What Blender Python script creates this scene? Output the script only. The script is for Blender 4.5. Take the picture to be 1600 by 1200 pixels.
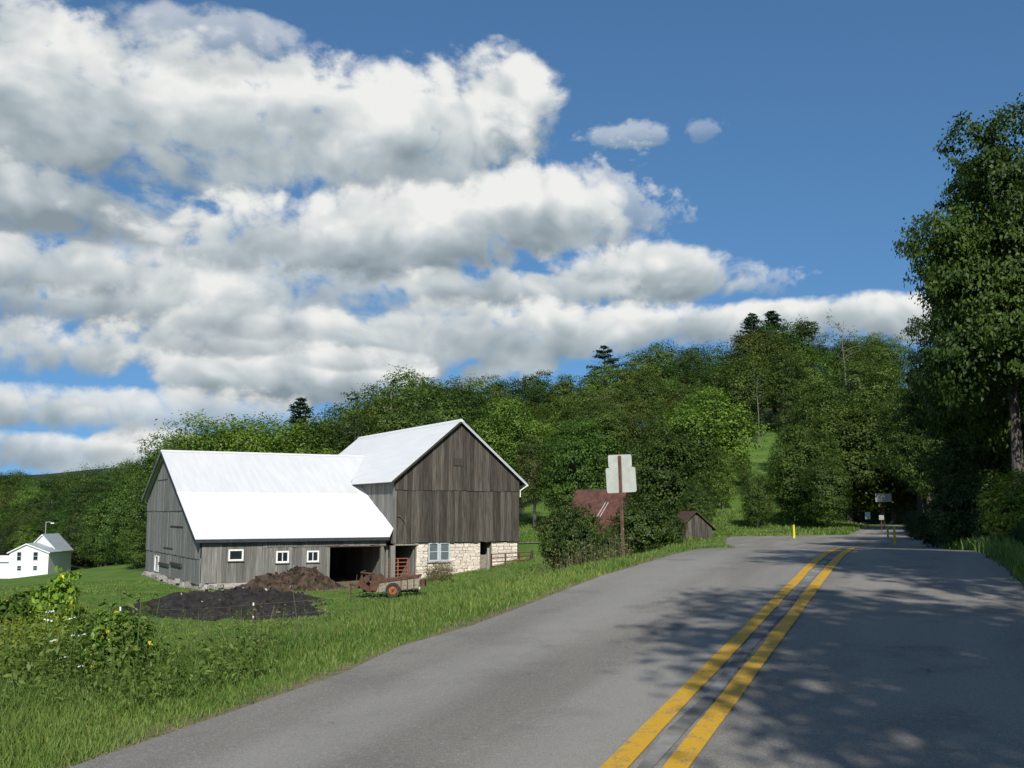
import bpy, math, random
import numpy as np
from mathutils import Vector
for o in list(bpy.data.objects): bpy.data.objects.remove(o)
SC = bpy.context.scene
COL = SC.collection
rnd = random.Random(7)
R_ = math.radians

# ------------------------------------------------------------------ camera
F_PX, HC = 1600.0, 1.45
PITCH = math.atan(200/1600)
cd = bpy.data.cameras.new('camera'); cam = bpy.data.objects.new('camera', cd); COL.objects.link(cam)
cd.sensor_width = 36; cd.lens = 36; cd.clip_start = 0.1; cd.clip_end = 20000
cam.location = (0, 0, HC); cam.rotation_euler = (R_(90)+PITCH, 0, 0)
SC.camera = cam
cP, sP = math.cos(PITCH), math.sin(PITCH)
def ray(px, py):
    v = (600-py)/F_PX
    return ((px-800)/F_PX, cP - v*sP, sP + v*cP)
def at(px, py, Y):
    d = ray(px, py); k = Y/d[1]
    return Vector((d[0]*k, Y, HC+d[2]*k))

# ------------------------------------------------------------------ sky and sun
SUN_EL = R_(37)
SH = Vector((0.08, -0.997)).normalized()            # horizontal direction towards the sun (behind the camera)
sun = bpy.data.lights.new('sun', 'SUN'); sun.energy = 4.4; sun.angle = R_(0.53); sun.color = (1, .95, .87)
so = bpy.data.objects.new('sun', sun); COL.objects.link(so)
sdir = Vector((SH.x*math.cos(SUN_EL), SH.y*math.cos(SUN_EL), math.sin(SUN_EL)))
so.rotation_euler = sdir.to_track_quat('Z', 'Y').to_euler(); so.location = (-10, -30, 40)
SC.view_settings.view_transform = 'Standard'; SC.view_settings.look = 'None'
SC.view_settings.exposure = 0.35; SC.view_settings.gamma = 1; SC.view_settings.use_curve_mapping = False

class NT:
    def __init__(s, tree): s.t = tree; s.l = tree.links
    def n(s, typ, ins=None, **kw):
        nd = s.t.nodes.new(typ)
        for k, v in kw.items(): setattr(nd, k, v)
        for k, v in (ins or {}).items():
            sk = nd.inputs[k]
            if hasattr(v, 'is_linked') or hasattr(v, 'links'): s.l.new(v, sk)
            else: sk.default_value = v
        return nd
    def m(s, op, a, b=0.0, c=None, clamp=False):
        ins = {0: a, 1: b}
        if c is not None: ins[2] = c
        return s.n('ShaderNodeMath', ins, operation=op, use_clamp=clamp).outputs[0]
    def vm(s, op, a, b=(0,0,0)): return s.n('ShaderNodeVectorMath', {0: a, 1: b}, operation=op).outputs[0]
    def ss(s, x, a, b, c=0.0, d=1.0):
        return s.n('ShaderNodeMapRange', {0: x, 1: a, 2: b, 3: c, 4: d}, interpolation_type='SMOOTHSTEP').outputs[0]
    def mix(s, f, a, b, blend='MIX'):
        nd = s.n('ShaderNodeMix', data_type='RGBA', blend_type=blend)
        for k, v in ((0, f), (6, a), (7, b)):
            if hasattr(v, 'links'): s.l.new(v, nd.inputs[k])
            else: nd.inputs[k].default_value = v if k == 0 else (*v[:3], 1)
        return nd.outputs[2]
    def noise(s, vec, scale, detail=4, rough=.55, dist=0.0):
        return s.n('ShaderNodeTexNoise', {'Vector': vec, 'Scale': scale, 'Detail': detail, 'Roughness': rough, 'Distortion': dist}).outputs[0]

W = bpy.data.worlds.new('World'); SC.world = W; W.use_nodes = True
w = NT(W.node_tree); W.node_tree.nodes.clear()
sky = w.n('ShaderNodeTexSky', sky_type='NISHITA'); sky.sun_disc = False
sky.sun_elevation = SUN_EL; sky.sun_rotation = math.atan2(SH.x, SH.y); sky.air_density = 1.0; sky.dust_density = 0.35; sky.ozone_density = 1.6
tc = w.n('ShaderNodeTexCoord').outputs['Generated']
w.l.new(w.vm('NORMALIZE', w.n('ShaderNodeMapping', {'Vector': tc, 'Location': (0, 0, .2), 'Scale': (1, 1, .85)}).outputs[0]), sky.inputs[0])
sep = w.n('ShaderNodeSeparateXYZ', {0: tc})
X, Y, Z = sep.outputs
az = w.m('ARCTAN2', X, Y); el = w.m('ARCSINE', Z)
st = w.n('ShaderNodeMapping', {'Vector': tc, 'Scale': (1, 1, 1.3)}).outputs[0]
warp = w.n('ShaderNodeTexNoise', {'Vector': st, 'Scale': 5.0, 'Detail': 2.0}).outputs[1]
wv = w.vm('MULTIPLY', w.vm('SUBTRACT', warp, (.5, .5, .5)), (.07, .07, .07))
st = w.vm('ADD', st, wv)
def cn(v, det):
    a = w.noise(v, 6.5, det, .56)
    p = w.m('ABSOLUTE', w.m('MULTIPLY_ADD', w.noise(v, 12.0, 1, .5), 2.0, -1.0))
    q = w.m('ABSOLUTE', w.m('MULTIPLY_ADD', w.noise(v, 27.0, 1, .5), 2.0, -1.0))
    return w.m('ADD', w.m('MULTIPLY', a, .74), w.m('MULTIPLY_ADD', p, .26, w.m('MULTIPLY_ADD', q, .15, .045)))
N = cn(st, 7)
N2 = cn(w.vm('ADD', st, (-.022, -.01, .046)), 4)
relief = w.m('MULTIPLY', w.m('SUBTRACT', N, N2), 1.7)
NH = w.m('MULTIPLY', w.m('SUBTRACT', w.noise(st, 34.0, 4, .6), .5), .36)
Nc = w.m('ADD', w.m('SUBTRACT', N, .50), NH)
Nw = w.m('MULTIPLY_ADD', w.m('SUBTRACT', w.noise(st, 24.0, 6, .62), .5), 1.25, -.10)
cloudtree = bpy.data.node_groups.new('cloud', 'ShaderNodeTree')
for nm, ty in (('Base', 'NodeSocketColor'), ('Az', 'NodeSocketFloat'), ('El', 'NodeSocketFloat'), ('N', 'NodeSocketFloat'), ('Relief', 'NodeSocketFloat'),
               ('AzC', 'NodeSocketFloat'), ('ElC', 'NodeSocketFloat'), ('RX', 'NodeSocketFloat'), ('RU', 'NodeSocketFloat'), ('RD', 'NodeSocketFloat'),
               ('Dark', 'NodeSocketFloat'), ('Op', 'NodeSocketFloat')):
    cloudtree.interface.new_socket(nm, in_out='INPUT', socket_type=ty)
cloudtree.interface.new_socket('Color', in_out='OUTPUT', socket_type='NodeSocketColor')
g = NT(cloudtree); gi = g.n('NodeGroupInput').outputs; go = g.n('NodeGroupOutput')
dx = g.m('DIVIDE', g.m('SUBTRACT', gi['Az'], gi['AzC']), gi['RX'])
de = g.m('SUBTRACT', gi['El'], gi['ElC'])
dy = g.m('DIVIDE', de, gi['RU']); dyn = g.m('DIVIDE', de, gi['RD'])
dyy = g.m('MAXIMUM', dy, g.m('MULTIPLY', dyn, -1.0))
c = g.m('SUBTRACT', 1.0, g.m('ADD', g.m('MULTIPLY', dx, dx), g.m('MULTIPLY', dyy, dyy)))
D = g.m('ADD', g.m('MULTIPLY', c, .8), g.m('MULTIPLY', gi['N'], 3.0))
al = g.m('MULTIPLY', g.ss(D, -.08, .5), gi['Op'])
hgt = g.m('MAXIMUM', g.m('MINIMUM', dyn, dy), -1.5)           # -1 base ... 1 top
hgt2 = g.n('ShaderNodeMix', {0: g.m('GREATER_THAN', de, 0.0), 2: dyn, 3: dy}).outputs[0]
sh = g.m('ADD', g.ss(hgt2, -1.0, .45, 0.0, .82), g.m('ADD', gi['Relief'], g.m('MULTIPLY', gi['N'], .55)))
sh = g.m('ADD', sh, g.ss(D, .75, 0.05, 0.0, .22))
sh = g.m('SUBTRACT', g.m('MULTIPLY_ADD', sh, 1.15, -.13), gi['Dark'], clamp=True)
ramp = g.n('ShaderNodeValToRGB', {0: sh}); cr = ramp.color_ramp
cr.elements[0].position = 0; cr.elements[0].color = (2.2, 2.72, 3.1, 1)
cr.elements[1].position = 1; cr.elements[1].color = (7.7, 7.75, 7.55, 1)
e = cr.elements.new(.5); e.color = (4.3, 4.85, 5.15, 1)
g.l.new(g.mix(al, gi['Base'], ramp.outputs[0]), go.inputs[0])
# (px, py, half width, height up, depth down, darkening, opacity): where each cumulus stands in the sky, as seen in the photograph
CL = [(380,470,640,150,150,.12,.92),(250,205,560,150,130,.0,1),(20,120,170,120,120,-.05,1),(770,160,125,95,120,-.05,1),(110,330,340,70,62,.36,1),(560,185,300,105,120,-.12,1),
      (560,375,430,90,80,.04,1),(840,335,130,85,90,-.08,1),(985,430,240,48,55,.0,1),(230,470,240,62,50,.05,1),(800,455,240,45,45,.16,1),
      (740,515,400,58,65,.05,1),(1230,494,270,30,55,.02,1),(100,545,260,55,55,.0,1),(400,585,260,58,55,.08,1),(20,640,150,28,24,.05,.8),
      (230,690,90,34,50,-.05,1),(40,695,170,24,40,.05,.9),(560,560,110,20,20,.1,.5),
      (60,415,240,50,50,.1,.9),(975,213,85,27,27,-.1,.45),(1100,205,45,24,24,0,.25),(150,635,300,44,48,.05,.85),(330,520,160,40,40,.05,.8),(965,315,110,90,90,0,.55),(1210,440,90,24,24,0,.35),(330,60,190,50,60,0,.5),(430,500,200,30,30,.1,.6)]
col = sky.outputs[0]
col = w.mix(1.0, col, (.62, .93, 1.10), 'MULTIPLY')
# clouds elsewhere in the sky, outside the photograph's view
out = w.m('MAXIMUM', w.m('MAXIMUM', w.ss(w.m('ABSOLUTE', az), .52, .75), w.ss(el, .58, .75)), 0.0)
cov = w.noise(st, 1.9, 3, .5)
al0 = w.m('MULTIPLY', w.ss(w.m('ADD', w.m('MULTIPLY', w.m('SUBTRACT', cov, .54), 4.0), w.m('MULTIPLY', Nc, 2.5)), 0.0, .4), w.m('MULTIPLY', out, w.ss(Z, 0.0, .06)))
col = w.mix(al0, col, (4.6, 4.9, 5.0))
for (px, py, rx, ru, rd, dk, op) in CL:
    d = ray(px, py); a0 = math.atan2(d[0], d[1]); e0 = math.atan2(d[2], math.hypot(d[0], d[1]))
    gn = w.n('ShaderNodeGroup'); gn.node_tree = cloudtree
    for k, v in (('Base', col), ('Az', az), ('El', el), ('N', Nw if op in (.45, .25, .55, .35) else Nc), ('Relief', relief)): w.l.new(v, gn.inputs[k])
    for k, v in (('AzC', a0), ('ElC', e0), ('RX', rx/F_PX), ('RU', ru/F_PX), ('RD', rd/F_PX), ('Dark', dk), ('Op', op)): gn.inputs[k].default_value = v
    col = gn.outputs[0]
bg = w.n('ShaderNodeBackground', {'Color': col, 'Strength': 0.088})
wo = w.n('ShaderNodeOutputWorld', {'Surface': bg.outputs[0]})
W.cycles.sampling_method = 'MANUAL'; W.cycles.sample_map_resolution = 512

# ------------------------------------------------------------------ materials
MATS = {}
def material(name):
    m = bpy.data.materials.new(name); m.use_nodes = True
    t = NT(m.node_tree); m.node_tree.nodes.clear()
    MATS[name] = m
    return m, t
def finish(t, color, rough=.8, bump=None, bs=.3, bd=.02, metal=0, spec=.3):
    b = t.n('ShaderNodeBsdfPrincipled', {'Roughness': rough, 'Metallic': metal, 'Specular IOR Level': spec})
    if hasattr(color, 'links'): t.l.new(color, b.inputs['Base Color'])
    else: b.inputs['Base Color'].default_value = (*color, 1)
    if bump is not None:
        bn = t.n('ShaderNodeBump', {'Height': bump, 'Strength': bs, 'Distance': bd}); t.l.new(bn.outputs[0], b.inputs['Normal'])
    t.n('ShaderNodeOutputMaterial', {'Surface': b.outputs[0]})
    return b
def simple(name, c1, c2, scale=6, rough=.8, stretch=(1,1,1), bump=.2, bd=.01, randv=.0, metal=0, spec=.3, detail=5):
    m, t = material(name)
    oc = t.n('ShaderNodeTexCoord').outputs['Object']
    v = t.n('ShaderNodeMapping', {'Vector': oc, 'Scale': stretch}).outputs[0]
    oi = t.n('ShaderNodeObjectInfo').outputs['Random']
    v = t.vm('ADD', v, t.n('ShaderNodeCombineXYZ', {0: t.m('MULTIPLY', oi, 91.0), 1: t.m('MULTIPLY', oi, 37.0), 2: 0.0}).outputs[0])
    n = t.noise(v, scale, detail, .6)
    c = t.mix(t.ss(n, .3, .7), c1, c2)
    if randv:
        k = t.m('MULTIPLY_ADD', oi, randv*2, 1-randv)
        c = t.mix(1.0, c, t.n('ShaderNodeCombineColor', {0: k, 1: k, 2: k}).outputs[0], 'MULTIPLY')
    finish(t, c, rough, n, bump, bd, metal, spec)
    return m
def wood(name, dark, light, stain, rv=.28):
    m, t = material(name)
    oc = t.n('ShaderNodeTexCoord').outputs['Object']
    oi = t.n('ShaderNodeObjectInfo').outputs['Random']
    off = t.n('ShaderNodeCombineXYZ', {0: t.m('MULTIPLY', oi, 77.0), 1: t.m('MULTIPLY', oi, 31.0), 2: t.m('MULTIPLY', oi, 13.0)}).outputs[0]
    p = t.vm('ADD', oc, off)
    g1 = t.noise(t.n('ShaderNodeMapping', {'Vector': p, 'Scale': (26, 26, .9)}).outputs[0], 1.0, 6, .65)
    g2 = t.noise(t.n('ShaderNodeMapping', {'Vector': p, 'Scale': (3, 3, .7)}).outputs[0], 1.0, 4, .6)
    c = t.mix(t.ss(g1, .32, .68), dark, light)
    c = t.mix(t.m('MULTIPLY', t.ss(g2, .5, .75), .65), c, stain)
    k = t.m('MULTIPLY_ADD', t.m('POWER', oi, 1.3), rv*2, 1-rv*.8)
    c = t.mix(1.0, c, t.n('ShaderNodeCombineColor', {0: k, 1: k, 2: t.m('MULTIPLY', k, .98)}).outputs[0], 'MULTIPLY')
    finish(t, c, .9, g1, .5, .012, 0, .15)
    return m
wood('wood_grey', (.105,.102,.095), (.225,.22,.205), (.13,.112,.09))
wood('wood_silver', (.12,.12,.115), (.235,.235,.228), (.15,.14,.125), .18)
wood('wood_brown', (.034,.030,.026), (.105,.094,.080), (.062,.040,.026), .42)
wood('wood_post', (.12,.115,.1), (.27,.26,.235), (.16,.14,.11))
wood('wood_dark', (.045,.04,.034), (.09,.08,.066), (.05,.04,.03))
simple('roof_white', (.615,.62,.62), (.665,.67,.67), 1.3, .5, (2.6,.35,.35), .05, .004, .02, 0, .3)
simple('roof_white_greyer', (.535,.543,.543), (.60,.605,.605), 1.3, .5, (2.6,.35,.35), .05, .004, .02, 0, .3)  # slightly greyer white, for the upper front sheet of the wing roof
simple('roof_grey', (.28,.32,.35), (.36,.40,.43), 1.5, .45)
simple('trim_shaded', (.03,.03,.045), (.05,.05,.065), 8)  # shade under the roof overhang is put into this dark bluish colour
simple('paint_white', (.68,.68,.66), (.8,.8,.78), 9, .6)
simple('paint_grey', (.38,.42,.46), (.48,.52,.55), 9, .5)
simple('stone_white', (.74,.71,.64), (.44,.34,.24), 4, .95, (1,1,1.6), .8, .03, .16)
simple('mortar', (.17,.12,.08), (.30,.24,.17), 9, .95, bump=.6)
simple('fieldstone', (.16,.155,.15), (.36,.34,.31), 7, .9, bump=.7, bd=.02, randv=.3)
simple('concrete', (.30,.28,.24), (.42,.40,.35), 5, .9, bump=.4)
simple('rust', (.055,.028,.019), (.115,.055,.034), 6, .85, bump=.4, randv=.15)
simple('rust_dark', (.05,.03,.024), (.09,.05,.035), 9, .85, bump=.4)
simple('gate_red', (.22,.065,.035), (.32,.12,.07), 9, .7)
simple('tyre', (.02,.02,.02), (.045,.043,.04), 12, .9)
simple('rim_orange', (.26,.055,.02), (.40,.10,.035), 9, .6)
simple('old_board', (.17,.145,.11), (.28,.25,.2), 8, .9, (1,1,1), .4)
simple('glass_dark', (.012,.015,.018), (.02,.025,.03), 2, .12, bump=0.0, spec=.5)
simple('pane_grey', (.09,.115,.12), (.13,.15,.155), 2, .25, bump=0.0, spec=.5)
simple('sign_metal', (.33,.345,.315), (.40,.415,.375), 5, .5, randv=.04)
simple('post_steel', (.07,.035,.025), (.13,.07,.05), 8, .8)
simple('yellow_plastic', (.50,.46,.015), (.58,.53,.03), 4, .5)
simple('plastic_dull', (.28,.26,.1), (.34,.3,.14), 4, .6)
simple('sign_pale', (.22,.24,.23), (.28,.3,.28), 6, .5)
simple('roof_red', (.05,.027,.02), (.125,.05,.036), 2.6, .7, (1,1,1), .3)
simple('bark', (.05,.042,.035), (.13,.115,.1), 5, .95, (3,3,.6), .9, .05)
simple('bark_pale', (.10,.095,.08), (.18,.17,.15), 5, .9, (2,2,.8), .5)
simple('manure_brown', (.02,.0135,.010), (.088,.06,.04), 3.2, .98, bump=1, bd=.12, detail=9)
simple('compost_black', (.010,.009,.0085), (.032,.028,.025), 3.0, .98, bump=1, bd=.08, detail=9)
simple('clod', (.015,.012,.010), (.065,.047,.033), 6, .98, bump=1, bd=.05, randv=.4)
simple('litter_pale', (.35,.33,.3), (.5,.48,.45), 9, .9)
simple('stake_metal', (.05,.05,.05), (.09,.09,.09), 8, .6)
simple('insulator', (.7,.7,.68), (.8,.8,.78), 8, .5)
simple('tape_white', (.2,.2,.18), (.3,.3,.27), 20, .6)
simple('distant_wood', (.012,.026,.018), (.03,.05,.03), .02, .95, bump=0.0)
simple('umbel_white', (.6,.62,.55), (.74,.75,.7), 30, .8)
simple('gravel_path', (.28,.27,.24), (.38,.36,.32), 3, .95)

def leaf_mat(name, c_dark, c_light, trans=.28, accent=None):
    m, t = material(name)
    tone = t.n('ShaderNodeAttribute', attribute_name='tone').outputs['Fac']
    oi = t.n('ShaderNodeObjectInfo')
    c = t.mix(t.ss(tone, .1, .9), c_dark, c_light)
    if accent: c = t.mix(t.m('GREATER_THAN', tone, .93), c, accent)
    c = t.mix(1.0, c, oi.outputs['Color'], 'MULTIPLY')
    d = t.n('ShaderNodeBsdfPrincipled', {'Base Color': c, 'Roughness': .55, 'Specular IOR Level': .28})
    hs = t.mix(1.0, c, (1.5, 1.45, .7), 'MULTIPLY')
    tr = t.n('ShaderNodeBsdfTranslucent', {'Color': hs})
    mx = t.n('ShaderNodeMixShader', {0: trans, 1: d.outputs[0], 2: tr.outputs[0]})
    t.n('ShaderNodeOutputMaterial', {'Surface': mx.outputs[0]})
    return m
leaf_mat('leaf', (.036,.072,.012), (.108,.160,.030))
leaf_mat('leaf_accent', (.035,.075,.014), (.095,.155,.028), .28, (.36,.32,.04))
leaf_mat('leaf_bush', (.030,.060,.012), (.090,.130,.028), .28, (.20,.19,.10))
leaf_mat('needle', (.018,.040,.022), (.042,.078,.040), .12)
leaf_mat('grass_blade', (.070,.130,.022), (.175,.245,.055), .3, (.26,.23,.09))
leaf_mat('weed_leaf', (.08,.135,.028), (.19,.25,.06), .42)
leaf_mat('goldenrod', (.14,.19,.025), (.28,.31,.035), .3)
leaf_mat('dry_stalk', (.10,.09,.045), (.22,.19,.10), .2)

# ------------------------------------------------------------------ mesh helpers
class MB:
    def __init__(s): s.v = []; s.f = []
    def box(s, a, b):
        x0,y0,z0 = a; x1,y1,z1 = b; n = len(s.v)
        s.v += [(x0,y0,z0),(x1,y0,z0),(x1,y1,z0),(x0,y1,z0),(x0,y0,z1),(x1,y0,z1),(x1,y1,z1),(x0,y1,z1)]
        s.f += [tuple(n+i for i in q) for q in ((0,3,2,1),(4,5,6,7),(0,1,5,4),(1,2,6,5),(2,3,7,6),(3,0,4,7))]
        return s
    def prism(s, poly, off):
        """a polygon (list of 3-D points) extruded by the vector off"""
        n = len(s.v); k = len(poly); o = Vector(off)
        s.v += [tuple(p) for p in poly] + [tuple(Vector(p)+o) for p in poly]
        s.f += [tuple(range(n, n+k))[::-1], tuple(range(n+k, n+2*k))]
        s.f += [(n+i, n+(i+1) % k, n+k+(i+1) % k, n+k+i) for i in range(k)]
        return s
    def tube(s, pts, rad, sides=7, cap=True):
        n0 = len(s.v); pts = [Vector(p) for p in pts]; m = len(pts)
        if not hasattr(rad, '__len__'): rad = [rad]*m
        for i, p in enumerate(pts):
            d = (pts[min(i+1, m-1)]-pts[max(i-1, 0)]).normalized()
            a = d.cross(Vector((0,0,1)) if abs(d.z) < .9 else Vector((1,0,0))).normalized(); b = d.cross(a)
            for k in range(sides):
                an = 2*math.pi*k/sides
                s.v.append(tuple(p+(a*math.cos(an)+b*math.sin(an))*rad[i]))
        for i in range(m-1):
            for k in range(sides):
                k2 = (k+1) % sides
                s.f.append((n0+i*sides+k, n0+i*sides+k2, n0+(i+1)*sides+k2, n0+(i+1)*sides+k))
        if cap:
            s.f.append(tuple(n0+k for k in range(sides))[::-1]); s.f.append(tuple(n0+(m-1)*sides+k for k in range(sides)))
        return s
    def mesh(s, name):
        me = bpy.data.meshes.new(name); me.from_pydata(s.v, [], s.f); me.update(); return me
    def build(s, name, mat, parent=None, loc=None, smooth=False):
        me = s.mesh(name); me.materials.append(MATS[mat])
        if smooth: me.polygons.foreach_set('use_smooth', [True]*len(me.polygons))
        o = bpy.data.objects.new(name, me); COL.objects.link(o); o.parent = parent
        if loc is not None: o.location = loc
        return o
def empty(name, loc, rz=0):
    o = bpy.data.objects.new(name, None); COL.objects.link(o); o.location = loc; o.rotation_euler = (0,0,rz); o.empty_display_size = .3
    return o
def tag(o, label=None, cat=None, group=None, kind=None):
    for k, v in (('label', label), ('category', cat), ('group', group), ('kind', kind)):
        if v: o[k] = v
    return o
def inst(me, name, mat, parent, loc=(0,0,0), rot=(0,0,0), scale=(1,1,1), color=None):
    o = bpy.data.objects.new(name, me); COL.objects.link(o); o.parent = parent; o.location = loc; o.rotation_euler = rot; o.scale = scale
    if mat and not me.materials: me.materials.append(MATS[mat])
    if color: o.color = (*color, 1)
    return o
def np_mesh(name, V, nper, tone=None):
    """V: (n*nper,3) vertices, faces of nper consecutive vertices"""
    me = bpy.data.meshes.new(name); n = len(V); f = n//nper
    me.vertices.add(n); me.vertices.foreach_set('co', np.ascontiguousarray(V, dtype=np.float32).ravel())
    me.loops.add(n); me.loops.foreach_set('vertex_index', np.arange(n, dtype=np.int32))
    me.polygons.add(f); me.polygons.foreach_set('loop_start', np.arange(0, n, nper, dtype=np.int32))
    me.update(calc_edges=True)
    if tone is not None:
        a = me.attributes.new('tone', 'FLOAT', 'FACE'); a.data.foreach_set('value', np.asarray(tone, dtype=np.float32))
    return me

# ------------------------------------------------------------------ ground heights
RD = np.array([617, 1600.0]); RD = RD/np.linalg.norm(RD)            # road direction
RN = np.array([RD[1], -RD[0]])                                      # to the right of it
L_EDGE, R_EDGE, L_MID = -4.05, 1.2, -1.25
_s = np.arange(-400, 900, .5)
_sl = np.interp(_s, [-400,-60,-20,15,24,42,56,75,120,300,900], [0,0,.042,.042,-.032,-.032,0,.004,.03,.03,0])
_z = np.cumsum(_sl)*.5; _z -= np.interp(0, _s, _z)
def road_z(s): return np.interp(s, _s, _z)
CP = np.array([(-20,36,-2.5),(-10,36,-2.5),(-5,42,-2.6),(-4.5,34,-1.9),(-3.6,27,-1.1),(-16.8,56,-2.72),(-25,70,-2.75),(-7,61,-2.7),(-1.5,64.5,-2.0),(.4,65.8,-1.35),(-8,50,-2.6),(-2,50,-2.4),
  (2.2,62,-1.3),(8,48,-.3),(3,30,-.3),(-2,25,-1.0),(-4,18,-1.0),(-1,17,-.6),(1,22,-.35),(-9,10,-1.0),(-5.5,8,-.5),(-10,16,-1.7),(-15,20,-1.8),(-14,28,-2.2),(-25,25,-2.4),(-7,4,-.25),(-15,6,-1.1),(-30,6,-2.1),(-35,45,-3.1),
  (-75,195,-11.4),(-90,200,-11.4),(-40,100,-5.6),(-60,60,-4.5),(-90,110,-7.5),(-130,150,-9.5),(-100,260,-8),(-150,420,8),(-60,200,-9.5),(-60,330,6),(-260,620,24),(-250,300,-2),
  (-30,95,-3.3),(-12,100,-1.8),(-2,85,-1.3),(6,80,-1.0),(12,76,-.8),(-8,75,-2.0),
  (5,112,2.6),(20,112,3.2),(35,132,8),(45,152,13),(20,150,9),(0,150,6),(-22,150,2),(-22,205,7),(45,205,22),(0,205,13),(85,205,27),(45,310,24),(110,310,32),(0,310,15),(-60,150,-7.0),(-75,150,-8.8),
  (30,95,.6),(38,110,3.5),(24,88,-.2),(34,72,1.0),(26,50,1.2),(10,12,.9),(14,24,1.5),(24,30,2.6),(40,55,5),(70,100,12),(15,0,1.2),(12,-25,-.4),(30,-30,1.5),(-20,-30,-1.8),(-40,-20,-2.6),
  (0,-80,-3),(600,600,40),(-600,300,10),(-500,-200,-5),(400,-300,0),(0,900,20)], float)
def _k(r): return r
_d = np.linalg.norm(CP[:,None,:2]-CP[None,:,:2], axis=2)
_w = np.linalg.solve(_d + 1e-6*np.eye(len(CP)), CP[:,2]-CP[:,2].mean())
SR = np.array([(20.9,64.7,float(road_z(67.9))-.06,8.5),(17,66,float(road_z(67.9))-.12,6.5),(12,69.5,-.40,4.2),(4,76.5,-.74,3.0),(-6,83.5,-1.2,2.7),(-20,92,-2.2,2.7)], float)   # side road centre line
def _seg(x, y):
    best = np.full(x.shape, 1e9); bz = np.zeros(x.shape)   # distance beyond the paved half width, and height
    for a, b in zip(SR[:-1], SR[1:]):
        d = b-a; t = np.clip(((x-a[0])*d[0]+(y-a[1])*d[1])/(d[0]**2+d[1]**2), 0, 1)
        r = np.hypot(x-a[0]-t*d[0], y-a[1]-t*d[1])-(a[3]+t*d[3]); k = r < best
        best = np.where(k, r, best); bz = np.where(k, a[2]+t*d[2], bz)
    return best, bz
def apron(s): return np.interp(s, [26, 30, 45, 62, 69, 76], [0, .7, 3.4, 6.2, 7.0, 0])
def sms(x, a, b):
    t = np.clip((x-a)/(b-a), 0, 1); return t*t*(3-2*t)
def edge_dist(x, y):
    x = np.asarray(x, float); y = np.asarray(y, float)
    lat = x*RN[0]+y*RN[1]; le = L_EDGE-apron(x*RD[0]+y*RD[1])
    return np.where(lat < le, le-lat, np.where(lat > R_EDGE, lat-R_EDGE, -np.minimum(lat-le, R_EDGE-lat)))
def ground(x, y):
    x = np.asarray(x, float); y = np.asarray(y, float); shp = x.shape; x = x.ravel(); y = y.ravel()
    z = np.empty(len(x))
    for i in range(0, len(x), 20000):
        r = np.hypot(x[i:i+20000,None]-CP[None,:,0], y[i:i+20000,None]-CP[None,:,1])
        z[i:i+20000] = r@_w + CP[:,2].mean()
    z += .05*np.sin(x*.9+1.3*np.sin(y*.37))*np.sin(y*.7+x*.21)
    b, bz = _seg(x, y); k = 1-sms(b, .0, 4.4); z = z*(1-k)+(bz-.05)*k
    s = x*RD[0]+y*RD[1]; lat = x*RN[0]+y*RN[1]
    dl = L_EDGE-apron(s)-lat; dr = lat-R_EDGE; d = np.maximum(dl, dr)
    rz = road_z(s) - .05 - .02*np.clip(d, 0, 3)
    k = np.where(dl > dr, 1-sms(d, .1, 4.6), 1-sms(d, .6, 5.0))
    far = 1-sms(np.abs(s), 95, 160)
    k = k*far
    z = z*(1-k)+rz*k
    return z.reshape(shp)
def gz(x, y): return float(ground(np.array([x]), np.array([y]))[0])

# --- the terrain sheet
def axis(lo, hi, step, far, grow=1.13):
    a = list(np.arange(lo, hi+1e-6, step)); d = step; p = lo
    while p > -far: d *= grow; p -= d; a.insert(0, p)
    d = step; p = a[-1]
    while p < far: d *= grow; p += d; a.append(p)
    return np.array(a)
gx = axis(-34, 40, .5, 6000); gy = axis(-8, 96, .5, 6000)
GX, GY = np.meshgrid(gx, gy); GZ = ground(GX, GY)
nx, ny = len(gx), len(gy)
me = bpy.data.meshes.new('ground')
V = np.stack([GX, GY, GZ], -1).reshape(-1, 3)
idx = np.arange(nx*ny).reshape(ny, nx)
Fq = np.stack([idx[:-1,:-1], idx[:-1,1:], idx[1:,1:], idx[1:,:-1]], -1).reshape(-1, 4)
me.vertices.add(len(V)); me.vertices.foreach_set('co', V.astype(np.float32).ravel())
me.loops.add(Fq.size); me.loops.foreach_set('vertex_index', Fq.astype(np.int32).ravel())
me.polygons.add(len(Fq)); me.polygons.foreach_set('loop_start', np.arange(0, Fq.size, 4, dtype=np.int32)); me.update(calc_edges=True)
me.polygons.foreach_set('use_smooth', [True]*len(Fq))
m, t = material('ground_grass')
pos = t.n('ShaderNodeNewGeometry').outputs['Position']
n1 = t.noise(pos, .35, 5); n2 = t.noise(pos, 3.5, 6, .65); n3 = t.noise(pos, 14, 4, .7)
c = t.mix(t.ss(n1, .35, .65), (.070,.135,.022), (.105,.170,.034))
c = t.mix(t.m('MULTIPLY', t.ss(n2, .45, .7), .6), c, (.05,.105,.016))
c = t.mix(t.m('MULTIPLY', t.ss(n3, .55, .75), .35), c, (.13,.14,.05))
n5 = t.noise(pos, .9, 6, .7); c = t.mix(t.m('MULTIPLY', t.ss(n5, .52, .68), .5), c, (.15,.155,.06))
dirt = t.n('ShaderNodeAttribute', attribute_name='dirt').outputs['Fac']
dn = t.ss(t.m('ADD', dirt, t.m('MULTIPLY', t.m('SUBTRACT', n2, .5), .9)), .3, .7)
c = t.mix(dn, c, t.mix(n3, (.12,.10,.062), (.21,.18,.12)))
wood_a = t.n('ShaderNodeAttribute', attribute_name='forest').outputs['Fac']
c = t.mix(wood_a, c, t.mix(n2, (.022,.028,.012), (.045,.045,.022)))
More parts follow.
